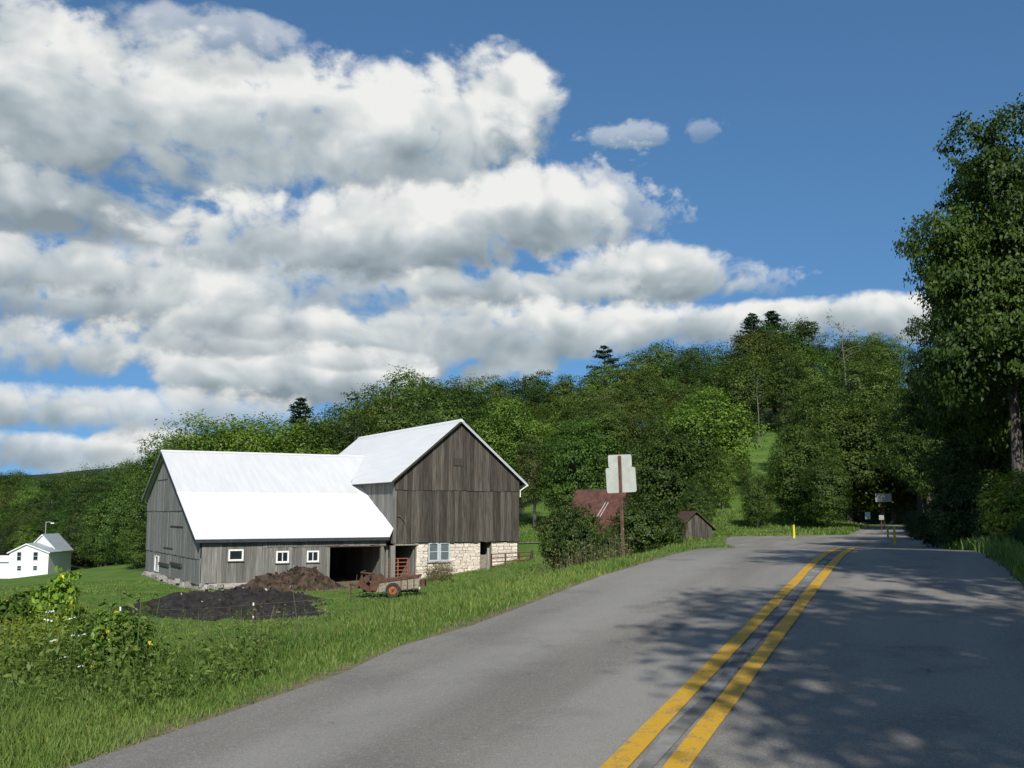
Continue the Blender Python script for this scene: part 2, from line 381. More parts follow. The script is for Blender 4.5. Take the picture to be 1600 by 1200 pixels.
finish(t, c, .95, t.m('ADD', n2, t.m('MULTIPLY', n3, .5)), .8, .06, 0, .1)
me.materials.append(MATS['ground_grass'])
FX, FY = V[:,0], V[:,1]
ed = edge_dist(FX, FY)
a = me.attributes.new('dirt', 'FLOAT', 'POINT')
dv = (1-sms(ed, .05, .45))*(np.abs(FY) < 70)
A0 = np.array([-16.788, 56.0]); BA = .51; UB = np.array([math.cos(BA), math.sin(BA)]); WB = np.array([-UB[1], UB[0]])
tt = (FX-A0[0])*UB[0]+(FY-A0[1])*UB[1]; mm = (FX-A0[0])*WB[0]+(FY-A0[1])*WB[1]
dv = np.maximum(dv, ((tt > -.3) & (tt < 20.5) & (mm > -.8) & (mm < 17))*.85)
dv = np.maximum(dv, .75*np.exp(-(((tt-9.0)/1.8)**2+((mm+1.8)/2.0)**2)))
dv = np.maximum(dv, .8*np.exp(-(((tt-4.5)/4.5)**2+((mm+3.2)/2.6)**2)))
a.data.foreach_set('value', dv.astype(np.float32))
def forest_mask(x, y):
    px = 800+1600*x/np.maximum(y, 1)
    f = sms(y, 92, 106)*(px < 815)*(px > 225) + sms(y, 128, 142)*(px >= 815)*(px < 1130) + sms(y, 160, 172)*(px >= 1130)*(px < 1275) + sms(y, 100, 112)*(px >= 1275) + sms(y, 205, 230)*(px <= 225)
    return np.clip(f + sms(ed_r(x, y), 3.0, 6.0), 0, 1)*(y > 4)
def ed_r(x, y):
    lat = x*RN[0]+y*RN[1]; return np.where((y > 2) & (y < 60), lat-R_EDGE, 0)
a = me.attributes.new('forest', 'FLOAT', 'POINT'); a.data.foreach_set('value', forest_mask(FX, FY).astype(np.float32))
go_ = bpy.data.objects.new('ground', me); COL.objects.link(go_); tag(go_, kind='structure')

# --- roads
m, t = material('asphalt')
pos = t.n('ShaderNodeNewGeometry').outputs['Position']
rot = t.n('ShaderNodeMapping', {'Vector': pos, 'Rotation': (0, 0, math.atan2(RD[0], RD[1]))}).outputs[0]
lv = t.n('ShaderNodeMapping', {'Vector': rot, 'Scale': (1, .12, 1)}).outputs[0]
n1 = t.noise(lv, 1.1, 4); n2 = t.noise(pos, 38, 4, .75); n3 = t.noise(pos, 1.3, 6, .65); n4 = t.noise(pos, 110, 3, .7)
c = t.mix(t.ss(n1, .3, .7), (.172,.163,.144), (.250,.238,.212))
c = t.mix(t.m('MULTIPLY', t.ss(n3, .48, .7), .65), c, (.145,.138,.122))
c = t.mix(t.m('MULTIPLY', t.ss(n2, .5, .7), .55), c, (.34,.325,.30))
c = t.mix(t.m('MULTIPLY', t.ss(n4, .5, .64), .6), c, (.055,.055,.054))
sx = t.n('ShaderNodeSeparateXYZ', {0: rot}).outputs[0]
trk = t.m('ADD', t.ss(t.m('ABSOLUTE', t.m('SUBTRACT', sx, -1.7)), .5, .1), t.ss(t.m('ABSOLUTE', t.m('SUBTRACT', sx, -3.1)), .5, .1))
c = t.mix(t.m('MULTIPLY', trk, .28), c, (.29,.282,.262))
vo = t.n('ShaderNodeTexVoronoi', {'Vector': t.vm('ADD', pos, t.vm('MULTIPLY', t.n('ShaderNodeTexNoise', {'Vector': pos, 'Scale': 2.0}).outputs[1], (.6,.6,.6))), 'Scale': .55}, feature='DISTANCE_TO_EDGE').outputs[0]
ck = t.m('MULTIPLY', t.ss(vo, .008, .003), t.ss(n3, .60, .68))
c = t.mix(t.m('MULTIPLY', ck, .6), c, (.045,.045,.045))
finish(t, c, .9, t.m('ADD', n2, n4), .7, .008, 0, .15)
def strip(name, latA, latB, s0, s1, ds, dz, mat, parent=None, wob=0.0, cols=1, seed=0, thick=0.0):
    rg = np.random.default_rng(seed); ss_ = np.arange(s0, s1+1e-6, ds); v = []; f = []
    wa = np.interp(ss_, ss_[::3], rg.normal(0, wob, len(ss_[::3]))) if wob else 0*ss_
    wb = np.interp(ss_, ss_[::3], rg.normal(0, wob, len(ss_[::3]))) if wob else 0*ss_
    for i, s in enumerate(ss_):
        for k in range(cols+1):
            la = (latA+wa[i])*(1-k/cols)+(latB+wb[i])*k/cols
            p = RD*s+RN*la; v.append((p[0], p[1], float(road_z(s))+dz-.012*abs(la-L_MID)))
    for i in range(len(ss_)-1):
        for k in range(cols):
            a = i*(cols+1)+k; f.append((a, a+1, a+cols+2, a+cols+1))
    mb = MB(); mb.v = v; mb.f = f
    return mb.build(name, mat, parent, smooth=True)
road = tag(strip('road', L_EDGE, R_EDGE, -40, 112, .4, .012, 'asphalt', wob=.05, cols=6), kind='structure')
m, t = material('line_yellow')
pos = t.n('ShaderNodeNewGeometry').outputs['Position']
n1 = t.noise(pos, 9, 6, .7); n2 = t.noise(pos, 70, 3, .7)
k = t.ss(t.m('ADD', t.m('MULTIPLY', n1, .55), t.m('MULTIPLY', n2, .45)), .50, .61)
finish(t, t.mix(t.m('MULTIPLY', k, .7), t.mix(n1, (.46,.255,.010), (.55,.32,.02)), (.13,.125,.11)), .7, n2, .3, .004)
def stripe(latc, dash_seed):
    return strip('painted_stripe', latc-.063, latc+.063, -5, 29, .3, .02, 'line_yellow', road, wob=.004, seed=dash_seed)
stripe(L_MID-.14, 3); stripe(L_MID+.14, 4)
tar = strip('tar_seam', L_MID-.055, L_MID+.055, -5, 29, .3, .017, 'asphalt', road, wob=.018, seed=9)
simple('asphalt_dark', (.06,.06,.058), (.24,.233,.215), 2.6, .9, (1,1,1), .5, .006, detail=8)
tar.data.materials[0] = MATS['asphalt_dark']
mb = MB()
for i, p in enumerate(SR):
    d = SR[min(i+1, len(SR)-1)]-SR[max(i-1, 0)]; nn = np.array([-d[1], d[0]])/np.hypot(d[0], d[1])
    hw = p[3]
    mb.v += [(p[0]+nn[0]*hw, p[1]+nn[1]*hw, p[2]+.012), (p[0], p[1], p[2]+.03), (p[0]-nn[0]*hw, p[1]-nn[1]*hw, p[2]+.012)]
    if i: a = 3*i; mb.f += [(a-3, a-2, a+1, a), (a-2, a-1, a+2, a+1)]
tag(mb.build('side_road', 'asphalt', smooth=True), kind='structure')
mb = MB(); ss_ = np.arange(26, 76.1, 1.0)
for i, s_ in enumerate(ss_):
    for k in range(3):
        la = L_EDGE+.05-(apron(s_)+.05)*k/2; p = RD*s_+RN*la; mb.v.append((float(p[0]), float(p[1]), float(road_z(s_))-.028-.004*k))
    if i: a = 3*i; mb.f += [(a-3, a, a+1, a-2), (a-2, a+1, a+2, a-1)]
tag(mb.build('junction_apron', 'asphalt', smooth=True), kind='structure')
#@@PART2
# ------------------------------------------------------------------ the barn and its wing
ZB = -2.725
def on_front(px, py, m0=0.0):
    d = np.array(ray(px, py)); nrm = np.array([WB[0], WB[1]])
    k = (m0 - (np.array([0, 0])-A0)@nrm)/(d[:2]@nrm); p = d[:2]*k
    return float((p-A0)@UB), float(HC+d[2]*k)
def on_side(px, py, t0=0.0):
    d = np.array(ray(px, py)); k = (t0+A0@UB)/(d[:2]@UB); p = d[:2]*k
    return float((p-A0)@WB), float(HC+d[2]*k)
def loc2w(t, m): p = A0+UB*t+WB*m; return float(p[0]), float(p[1])
def planks(parent, axis, fixed, a0, a1, width, zb, zt, thick, mat, openings=(), seed=0, name='plank', out=-1, gap=.008):
    """vertical boards of a wall; axis 't' or 'm' runs along the wall, zb/zt give bottom and top heights"""
    rg = random.Random(seed); edges = [a0]; a = a0
    while a < a1-width*.6:
        a += width*rg.uniform(.75, 1.25); edges.append(min(a, a1))
    edges[-1] = a1
    for (o0, o1, _, _) in openings: edges += [e for e in (o0, o1) if a0 < e < a1]
    edges = sorted(set(round(e, 4) for e in edges))
    for e0, e1 in zip(edges[:-1], edges[1:]):
        if e1-e0 < .03: continue
        c = (e0+e1)/2; spans = [(None, None)]
        cuts = sorted([(o[2], o[3]) for o in openings if o[0] <= c <= o[1]])
        lo = [None]+[q[1] for q in cuts]; hi = [q[0] for q in cuts]+[None]
        j = rg.uniform(0, .02); zj = rg.uniform(-.03, .03)
        for l, h in zip(lo, hi):
            pts = []
            for e, w_ in ((e0+gap/2, 0), (e1-gap/2, 1)):
                pass
            b0 = zb(e0)+zj if l is None else l; b1 = zb(e1)+zj if l is None else l
            t0 = zt(e0) if h is None else h; t1 = zt(e1) if h is None else h
            if max(t0-b0, t1-b1) < .06: continue
            t0 = max(t0, b0+.01); t1 = max(t1, b1+.01)
            ea, eb = e0+gap/2, e1-gap/2; ref = ((e0+e1)/2, (b0+b1)/2)
            q = [(ea, b0), (eb, b1), (eb, t1), (ea, t0)]
            mb = MB()
            if axis == 't':
                mb.prism([(x-ref[0], 0, z-ref[1]) for x, z in q], (0, out*(thick+j), 0)); loc = (ref[0], fixed, ref[1])
            else:
                mb.prism([(0, x-ref[0], z-ref[1]) for x, z in q], (out*(thick+j), 0, 0)); loc = (fixed, ref[0], ref[1])
            mb.build(name, mat, parent, (loc[0], loc[1], loc[2]-ZB))
def part(parent, name, mat, fn):
    mb = MB(); fn(mb); return mb.build(name, mat, parent)
def bxz(a, b): return ((a[0], a[1], a[2]-ZB), (b[0], b[1], b[2]-ZB))
def framed_window(parent, x0, x1, z0, z1, m, fw, frame_mat, pane_mat, mullions_v=0, mullions_h=0):
    mb = MB()
    for a, b in (((x0, m-.07, z0), (x1, m+.02, z0+fw)), ((x0, m-.07, z1-fw), (x1, m+.02, z1)), ((x0, m-.068, z0+fw), (x0+fw, m+.02, z1-fw)), ((x1-fw, m-.068, z0+fw), (x1, m+.02, z1-fw))):
        mb.box(*bxz(a, b))
    wn = mb.build('window', frame_mat, parent)
    nv = mullions_v+1; nh = mullions_h+1; dx = (x1-x0-2*fw)/nv; dz = (z1-z0-2*fw)/nh
    for i in range(nv):
        for j in range(nh):
            MB().box(*bxz((x0+fw+i*dx+.012, m-.02, z0+fw+j*dz+.012), (x0+fw+(i+1)*dx-.012, m-.008, z0+fw+(j+1)*dz-.012))).build('pane', pane_mat, wn)
    for i in range(1, nv): MB().box(*bxz((x0+fw+i*dx-.022, m-.055, z0+fw), (x0+fw+i*dx+.022, m, z1-fw))).build('muntin', frame_mat, wn)
    for j in range(1, nh): MB().box(*bxz((x0+fw, m-.052, z0+fw+j*dz-.02), (x1-fw, m, z0+fw+j*dz+.02))).build('muntin', frame_mat, wn)
    return wn

wing = tag(empty('barn_wing', (A0[0], A0[1], ZB), BA), 'low weathered barn wing with long white metal roof beside the tall stone-based barn', 'barn')
HE, KR, HR, DW, LW = .12, 10.44, 5.213, 16.32, 10.68
SLW = (HR-HE)/KR
def wing_top(m): return HE+SLW*m if m < KR else HR-SLW*(m-KR)
# openings on the front wall, from the photograph
tdl = on_front(514.5, 880)[0]; tdr = on_front(600, 880)[0]; zdt = on_front(555, 853)[1]
wins = []
for (x0, x1, y0, y1) in ((357, 379.5, 858.5, 876), (431.5, 450.5, 861, 879), (479.5, 497.5, 860.5, 878)):
    a, z1 = on_front(x0, y0); b, z0 = on_front(x1, y1); wins.append((a, b, z0, z1))
ths = on_front(410, 853)[0]; zhd = zdt+.03
zfo = -2.38
planks(wing, 't', 0, 0.02, ths, .27, lambda x: zfo, lambda x: HE-.02, .03, 'wood_grey', [wins[0]], 1)
planks(wing, 't', 0, ths, tdl, .27, lambda x: zfo, lambda x: zhd, .03, 'wood_grey', wins[1:], 2)
planks(wing, 't', -.035, ths, LW, .3, lambda x: zhd-.02, lambda x: HE-.02, .03, 'wood_grey', [], 3)
for i, (a, b, z0, z1) in enumerate(wins):
    framed_window(wing, a-.01, b+.01, z0, z1, 0.0, .085, 'paint_white', 'glass_dark', 1 if i else 0)
    MB().box(*bxz((a-.06, -.12, z0-.05), (b+.06, -.035, z0-.004))).build('window_sill', 'wood_grey', wing)
part(wing, 'door_lintel', 'rust', lambda mb: mb.box(*bxz((tdl-.15, -.085, zhd-.075), (LW-.1, -.037, zhd-.022))))
part(wing, 'door_post', 'wood_post', lambda mb: mb.box(*bxz((tdl-.16, -.075, -2.85), (tdl-.002, -.033, zhd-.08))))
part(wing, 'door_post', 'wood_post', lambda mb: mb.box(*bxz((LW-.32, -.07, -2.9), (LW-.14, .1, zhd-.08))))
part(wing, 'door_footing', 'concrete', lambda mb: mb.box(*bxz((tdl-.75, -.12, -3.1), (tdl-.01, .2, -2.36))))
part(wing, 'sill_beam', 'concrete', lambda mb: mb.box(*bxz((on_front(326, 900)[0], -.10, -3.1), (on_front(412, 900)[0], .16, zfo-.02))))
part(wing, 'foundation', 'mortar', lambda mb: (mb.box(*bxz((.05, .05, -3.2), (tdl-.76, .3, zfo-.001))), mb.box(*bxz((.05, .3, -3.4), (.3, DW-.05, -2.45)))))
rs = random.Random(5)
def stone_mesh(lx, ly, lz, seed):
    rg = random.Random(seed); mb = MB(); mb.box((-lx/2, -ly/2, -lz/2), (lx/2, ly/2, lz/2))
    mb.v = [tuple(c*(1-rg.uniform(0, .22)) for c in v) for v in mb.v]
    return mb.mesh('stone')
SM = [stone_mesh(1, 1, 1, k) for k in range(8)]
for s_ in SM: s_.materials.append(MATS['fieldstone'])
for i in range(16):
    tt_ = .25+i*.09; inst(SM[i % 8], 'stone', None, wing, (rs.uniform(.1, 1.6), -.06-rs.uniform(0, .15), -2.62-ZB+rs.uniform(-.2, .15)), (rs.uniform(-.2,.2), rs.uniform(-.2,.2), rs.uniform(0,3)), (.38, .3, .24))
for i in range(34):
    inst(SM[i % 8], 'stone', None, wing, (-.05-rs.uniform(0, .12), rs.uniform(0, 15.8), -2.62-ZB+rs.uniform(-.14, .12)), (rs.uniform(-.2,.2), rs.uniform(-.2,.2), rs.uniform(0,3)), (.34, .46, .26))
# left gable: three tiers of boards
zb1 = on_side(231, 797)[1]; zlow = on_side(231, 858)[1]
for (a0, a1, lo, hi, fx, sd) in ((0.02, DW, lambda m: -2.45, lambda m: min(zlow, wing_top(m)-.06), 0.0, 11), (0.02, DW, lambda m: min(zlow-.05, wing_top(m)-.08), lambda m: min(zb1, wing_top(m)-.06), -.035, 12), (2.0, DW, lambda m: zb1-.06, lambda m: wing_top(m)-.06, -.07, 13)):
    m0w, zt_ = on_side(250, 857); m1w = on_side(242, 893)[0]
    planks(wing, 'm', fx, a0, a1, .30, lo, hi, .03, 'wood_silver', [(m0w, m1w, on_side(246, 893)[1], zlow-.3)] if sd == 11 else [], sd)
zwl, zwh = on_side(246, 893)[1], zlow-.3
def gable_win(mb):
    for a, b in (((-.07, m0w-.02, zwl), (.0, m0w+.22, zwh)), ((-.065, m1w-.16, zwl), (.0, m1w, zwh)), ((-.062, m0w+.22, zwh-.08), (0, m1w-.16, zwh)), ((-.062, m0w+.22, zwl), (0, m1w-.16, zwl+.08))): mb.box(*bxz(a, b))
gw = part(wing, 'window', 'paint_white', gable_win)
MB().box(*bxz((.02, m0w+.2, zwl+.05), (.03, m1w-.14, zwh-.05))).build('pane', 'glass_dark', gw)
for (xa, xb, y) in ((249, 264, 884), (267, 284, 884)):
    ma, za = on_side(xb, y, -.05); mb_, zb_ = on_side(xa, y, -.05)
    part(wing, 'door_track', 'wood_dark', lambda mb: mb.box(*bxz((-.13, ma, za-.09), (-.045, mb_, za+.10))))
ma = on_side(286, 890, -.05)[0]; mc = on_side(266, 890, -.05)[0]; md = on_side(248, 890, -.05)[0]
for (p, q) in ((ma, mc-.1), (mc+.1, md)):
    dr = part(wing, 'door', 'wood_silver', lambda mb: mb.box(*bxz((-.06, p, -2.5), (-.033, q, on_side(266, 888)[1]))))
for (xa, xb, y) in ((266, 286, 823), (247, 262, 749), (255, 270, 857)):
    ma, za = on_side(xb, y, -.1); mb_, _ = on_side(xa, y, -.1)
    part(wing, 'board_end_shadow_strip' if False else 'drip_shadow_strip', 'wood_dark', lambda mb: mb.box(*bxz((-.12, ma, za-.035), (-.068, mb_, za+.03))))  # dark strips stand in for the shadow lines below the board ends
# end wall, rear wall
planks(wing, 't', DW, 0, LW, .9, lambda x: -2.7, lambda x: wing_top(DW)-.05, .05, 'wood_dark', [], 14, out=1)
planks(wing, 'm', LW, .15, DW, .45, lambda m: -2.7, lambda m: wing_top(m)-.05, .05, 'wood_post', [], 15, out=-1)
# roof
def roof_poly(pts, up=.0): return [(a, b, wing_top(b)+.05+up-ZB) for a, b in pts]
kse, zse = None, None
for k in np.arange(.5, 9.5, .02):                   # where the lap between the two rows of sheets shows
    x, y = loc2w(5.0, k); dpt = Vector((x, y, wing_top(k)+.06))
    dd = dpt.y*cP+(dpt.z-HC)*sP; py = 600-F_PX*(-(dpt.y)*sP+(dpt.z-HC)*cP)/dd
    if py <= 770: kse = float(k); break
part(wing, 'roof_sheet', 'roof_white', lambda mb: mb.prism(roof_poly([(-.42, -.38), (10.8, -.38), (10.8, kse+.1), (-.42, kse+.1)]), (0, 0, .03)))
mpe = (3.262-HE)/SLW
part(wing, 'roof_sheet', 'roof_white_greyer', lambda mb: mb.prism(roof_poly([(-.42, kse-.05), (10.8, kse-.05), (10.8, mpe), (13.5, KR), (-.42, KR)], .034), (0, 0, .03)))
part(wing, 'roof_sheet', 'roof_white', lambda mb: mb.prism(roof_poly([(-.42, KR), (13.5, KR), (11.0, DW+.4), (-.42, DW+.4)], .02), (0, 0, .03)))
part(wing, 'roof_ridge_cap', 'roof_white', lambda mb: mb.prism([(-.43, KR-.22, HR+.03-ZB), (-.43, KR, HR+.15-ZB), (-.43, KR+.22, HR+.03-ZB)], (13.7, 0, 0)))
part(wing, 'roof_flashing', 'roof_white', lambda mb: mb.prism([(10.8, -.37, wing_top(-.37)+.086-ZB), (11.13, -.10, wing_top(-.1)+.42-ZB), (11.13, 6.2, wing_top(6.2)+.30-ZB), (10.8, 6.2, wing_top(6.2)+.086-ZB)], (0, 0, .02)))
part(wing, 'fascia', 'trim_shaded', lambda mb: mb.box(*bxz((-.40, -.345, wing_top(-.38)-.13), (10.79, -.30, wing_top(-.38)+.045))))
part(wing, 'barge_board', 'trim_shaded', lambda mb: mb.prism([(-.40, -.36, wing_top(-.36)+.04-ZB), (-.40, -.36, wing_top(-.36)-.14-ZB), (-.40, KR, HR-.16-ZB), (-.40, KR, HR+.045-ZB)], (.05, 0, 0)))
part(wing, 'barge_board', 'trim_shaded', lambda mb: mb.prism([(-.40, KR+.002, HR+.04-ZB), (-.40, KR+.002, HR-.16-ZB), (-.40, DW+.38, wing_top(DW+.38)-.14-ZB), (-.40, DW+.38, wing_top(DW+.38)+.045-ZB)], (.05, 0, 0)))

# ---- the tall barn
barn = tag(empty('barn', (A0[0], A0[1], ZB), BA), 'tall dark board-sided barn with steep white roof and whitewashed stone base', 'barn')
TB, MF, WBg, ZS, ZBELT, ZE, ZR, RB = 11.156, -.136, 8.485, -.386, 2.797, 3.495, 7.027, 17.1
SLB = (ZR-ZE)/(WBg/2)
def barn_top(t): return ZE+SLB*(WBg/2-abs(t-TB-WBg/2))
planks(barn, 't', MF, TB, TB+WBg, .27, lambda x: ZS, lambda x: ZBELT, .03, 'wood_brown', [], 21)
planks(barn, 't', MF-.045, TB, TB+WBg, .27, lambda x: ZBELT-.05, lambda x: barn_top(x)-.06, .03, 'wood_brown', [], 22)
planks(barn, 'm', TB, MF, RB+MF, .30, lambda x: ZS, lambda x: ZE-.04, .03, 'wood_grey', [], 23)
part(barn, 'side_wall', 'wood_dark', lambda mb: mb.box(*bxz((TB+WBg-.06, MF+.03, -2.9), (TB+WBg, MF+RB, ZE-.05))))
part(barn, 'rear_wall', 'wood_dark', lambda mb: mb.prism([(TB, MF+RB-.1, -3-ZB), (TB+WBg-.06, MF+RB-.1, -3-ZB), (TB+WBg-.06, MF+RB-.1, ZE-.1-ZB), (TB+WBg/2, MF+RB-.1, ZR-.1-ZB), (TB, MF+RB-.1, ZE-.1-ZB)], (0, .1, 0)))
part(barn, 'loft_floor', 'wood_dark', lambda mb: mb.box(*bxz((TB+.02, MF+.01, ZS+.02), (TB+WBg-.07, MF+RB-.11, ZS+.14))))
OV = .42
def slope(mb, sgn, th0, th1, e0, e1, over):
    t0 = TB-over if sgn < 0 else TB+WBg+over; tm = TB+WBg/2
    mb.prism([(t0, e0, ZE-SLB*over+th0-ZB), (tm, e0, ZR+th0-ZB), (tm, e1, ZR+th0-ZB), (t0, e1, ZE-SLB*over+th0-ZB)], (0, 0, th1-th0))
part(barn, 'roof_sheet', 'roof_white', lambda mb: slope(mb, -1, .06, .10, MF-.38, MF+RB+.2, OV))
part(barn, 'roof_sheet', 'roof_white', lambda mb: slope(mb, 1, .06, .10, MF-.38, MF+RB+.2, OV))
part(barn, 'roof_ridge_cap', 'roof_white', lambda mb: mb.prism([(TB+WBg/2-.2, MF-.39, ZR-.05-ZB), (TB+WBg/2, MF-.39, ZR+.14-ZB), (TB+WBg/2+.2, MF-.39, ZR-.05-ZB)], (0, RB+.6, 0)))
part(barn, 'barge_board', 'wood_dark', lambda mb: slope(mb, -1, -.10, .055, MF-.36, MF-.31, OV-.02))
part(barn, 'barge_board', 'paint_grey', lambda mb: slope(mb, 1, -.06, .055, MF-.36, MF-.31, OV-.02))
part(barn, 'soffit', 'wood_dark', lambda mb: slope(mb, -1, -.02, .05, MF-.30, MF+RB, OV-.03))
part(barn, 'soffit', 'wood_dark', lambda mb: slope(mb, 1, -.02, .05, MF-.30, MF+RB, OV-.03))
part(barn, 'gutter_end', 'paint_white', lambda mb: mb.tube([(TB+WBg+OV, MF-.42, ZE-SLB*OV-.02-ZB), (TB+WBg+OV+.02, MF+6, ZE-SLB*OV-.02-ZB)], .06, 8))
part(barn, 'downspout', 'paint_white', lambda mb: mb.tube([(TB+WBg+OV, MF-.36, ZE-SLB*OV-.05-ZB), (TB+WBg+.06, MF-.1, ZE-.7-ZB), (TB+WBg+.06, MF-.1, ZE-1.1-ZB)], .04, 6))
part(barn, 'belt_rail', 'wood_dark', lambda mb: mb.box(*bxz((TB+.01, MF-.042, ZBELT-.03), (TB+WBg-.01, MF-.032, ZBELT+.001))))
part(barn, 'corner_board', 'wood_grey', lambda mb: mb.box(*bxz((TB-.055, MF-.06, ZS-.02), (TB+.10, MF-.051, ZBELT-.1))))
# crooked branch hook, pulley and a hatch on the board wall
hk = [on_front(x, y, MF-.1) for x, y in ((619.5, 806), (626, 808), (631, 813), (634, 819), (635, 830), (636, 843))]
part(barn, 'bent_pole', 'wood_dark', lambda mb: mb.tube([(a, MF-.1, z-ZB) for a, z in hk], [.02, .035, .04, .035, .03, .025], 6))
a, z1 = on_front(708, 716, MF); b, z0 = on_front(722, 728, MF)
part(barn, 'hatch', 'wood_brown', lambda mb: mb.box(*bxz((a, MF-.13, z0), (b, MF-.082, z1))))
ta = on_front(646, 800, MF)[0]
part(barn, 'batten', 'wood_dark', lambda mb: mb.box(*bxz((ta-.02, MF-.058, ZS+.05), (ta+.02, MF-.036, 1.35))))
# stone base
ms = MF+.10
tsl = on_front(650, 870, ms)[0]; ts_d0 = on_front(750, 870, ms)[0]; ts_d1 = on_front(768, 870, ms)[0]; tsr = TB+WBg-.02
wx0, wz1 = on_front(669, 848, ms-.05); wx1, wz0 = on_front(702.5, 876, ms-.05)
tw0, tw1 = wx0, wx1
part(barn, 'mortar_wall', 'mortar', lambda mb: [mb.box(*bxz((a, ms+.05, c_), (b, ms+.5, d_))) for a, b, c_, d_ in ((tsl, wx0, -3.2, ZS-.02), (wx0+.001, wx1-.001, -3.2, wz0-.001), (wx1, ts_d0, -3.2, ZS-.02), (ts_d1, tsr, -3.2, ZS-.02))])
mesh_cache = {}
for s_ in range(8):
    me_ = stone_mesh(1, 1, 1, 100+s_); me_.materials.append(MATS['stone_white']); mesh_cache[s_] = me_
rs = random.Random(9); z = -2.75; cnt = 0
while z < ZS-.06:
    hgt_ = min(rs.uniform(.15, .24), ZS-.02-z); a = tsl+rs.uniform(-.0, .02)
    while a < tsr-.05:
        ln = rs.uniform(.28, .62)
        segs = [(tsl, wx0), (wx0, wx1), (wx1, ts_d0), (ts_d0, ts_d1), (ts_d1, tsr)]
        k = [i for i, q in enumerate(segs) if q[0] <= a+1e-6 < q[1]]
        if not k: break
        k = k[0]; b = min(a+ln, segs[k][1])
        if segs[k][1]-b < .14: b = segs[k][1]
        solid = k not in (1, 3) or (k == 1 and z+hgt_ < wz0+.03)
        x_, y_ = loc2w((a+b)/2, ms)
        if solid and z+hgt_ > gz(x_, y_)-.15:
            inst(mesh_cache[rs.randrange(8)], 'stone', None, barn, ((a+b)/2, ms+.08, z+hgt_/2-ZB), (0, rs.uniform(-.03,.03), rs.choice((0, math.pi))), ((b-a)*1.04, .22, hgt_*1.03)); cnt += 1
        a = b+1e-4
    z += hgt_
for x0, x1 in ((wx0, (wx0+wx1)/2-.03), ((wx0+wx1)/2+.03, wx1)):
    framed_window(barn, x0+.01, x1-.01, wz0, wz1, ms-.03, .075, 'paint_grey', 'pane_grey', 0, 1)
part(barn, 'window_post', 'paint_grey', lambda mb: mb.box(*bxz(((wx0+wx1)/2-.03, ms-.07, wz0), ((wx0+wx1)/2+.03, ms, wz1))))
part(barn, 'window_sill', 'concrete', lambda mb: mb.box(*bxz((wx0-.05, ms-.14, wz0-.09), (wx1+.05, ms+.1, wz0-.004))))
planks(barn, 'm', tsl, ms+.02, ms+4.5, .3, lambda m: -2.9, lambda m: ZS-.02, .04, 'wood_post', [], 31, out=-1)
planks(barn, 'm', ts_d1+.05, ms+.5, ms+3.5, .3, lambda m: -2.4, lambda m: ZS-.02, .04, 'old_board', [], 32, out=-1)
part(barn, 'half_door', 'old_board', lambda mb: mb.box(*bxz((ts_d0+.02, ms+.25, -2.4), (ts_d1-.02, ms+.31, on_front(759, 867, ms)[1]))))
part(barn, 'sill_beam', 'wood_post', lambda mb: mb.box(*bxz((TB+.02, MF+.005, ZS-.14), (tsl+.1, MF+.28, ZS-.004))))
for px0, px1, mo in ((610.5, 617.5, .02), (602.5, 606.5, .5)):
    a = on_front(px0, 880, MF+mo)[0]; b = on_front(px1, 880, MF+mo)[0]
    part(barn, 'post', 'wood_post', lambda mb: mb.box(*bxz((a, MF+mo, -3.0), (b, MF+mo+.22, ZS-.145))))
part(barn, 'stall_wall', 'wood_dark', lambda mb: mb.box(*bxz((TB+.05, MF+5, -3), (tsl-.05, MF+5.1, ZS-.02))))

# ---- gates
def gate(name, label, p0, p1, z0, z1, rails, ups, mat, rr=.028, cat='gate'):
    p0 = Vector(p0); p1 = Vector(p1); g0 = tag(empty(name, (p0.x, p0.y, z0), math.atan2(p1.y-p0.y, p1.x-p0.x)), label, cat)
    L = (p1-p0).length; dz = p1.z-p0.z; h = z1-z0
    for i in range(rails):
        z = h*i/(rails-1); MB().tube([(0, 0, z), (L, 0, z+dz)], rr, 7).build('rail', mat, g0)
    for i in range(ups):
        x = L*i/(ups-1); q = dz*i/(ups-1); MB().box((x-.03, -.035, q-rr), (x+.03, .035, h+q+rr)).build('upright', mat, g0)
    return g0
x0, y0 = loc2w(on_front(606, 885, .55)[0], .55); x1, y1 = loc2w(on_front(637, 885, .55)[0], .55)
zg0 = gz(x0, y0); zt_ = on_front(615, 873, .55)[1]
gate('stable_gate', 'red tube gate behind the grey post at the barn opening', (x0, y0, 0), (x1, y1, 0), max(zg0+.05, zt_-1.15), zt_, 6, 3, 'gate_red')
pa = at(768, 866, 61.5); pb = at(832, 862.5, 63.5)
gate('pasture_gate', 'rusty brown tube gate in front of the right end of the stone wall', (pa.x, pa.y, 0), (pb.x, pb.y, pb.z-pa.z), pa.z-1.15, pa.z, 6, 4, 'rust')
def gatepost(px, ytop, Y, lab, lean=0.0, wdt=.16, mat='wood_post'):
    p = at(px, ytop, Y); zb = gz(p.x, p.y)-.15
    mb = MB(); mb.tube([(0, 0, 0), (lean*.5, 0, (p.z-zb)*.5), (lean, 0, p.z-zb)], [wdt*.62, wdt*.58, wdt*.5], 8)
    o = mb.build('gate_post', mat, None, (p.x-lean, p.y, zb)); tag(o, lab, 'post')
gatepost(763, 856, 61.4, 'weathered pale gate post by the dark doorway in the stone wall')
gatepost(832, 860, 63.3, 'dark leaning gate post at the free end of the rusty gate', .12, .17, 'wood_dark')

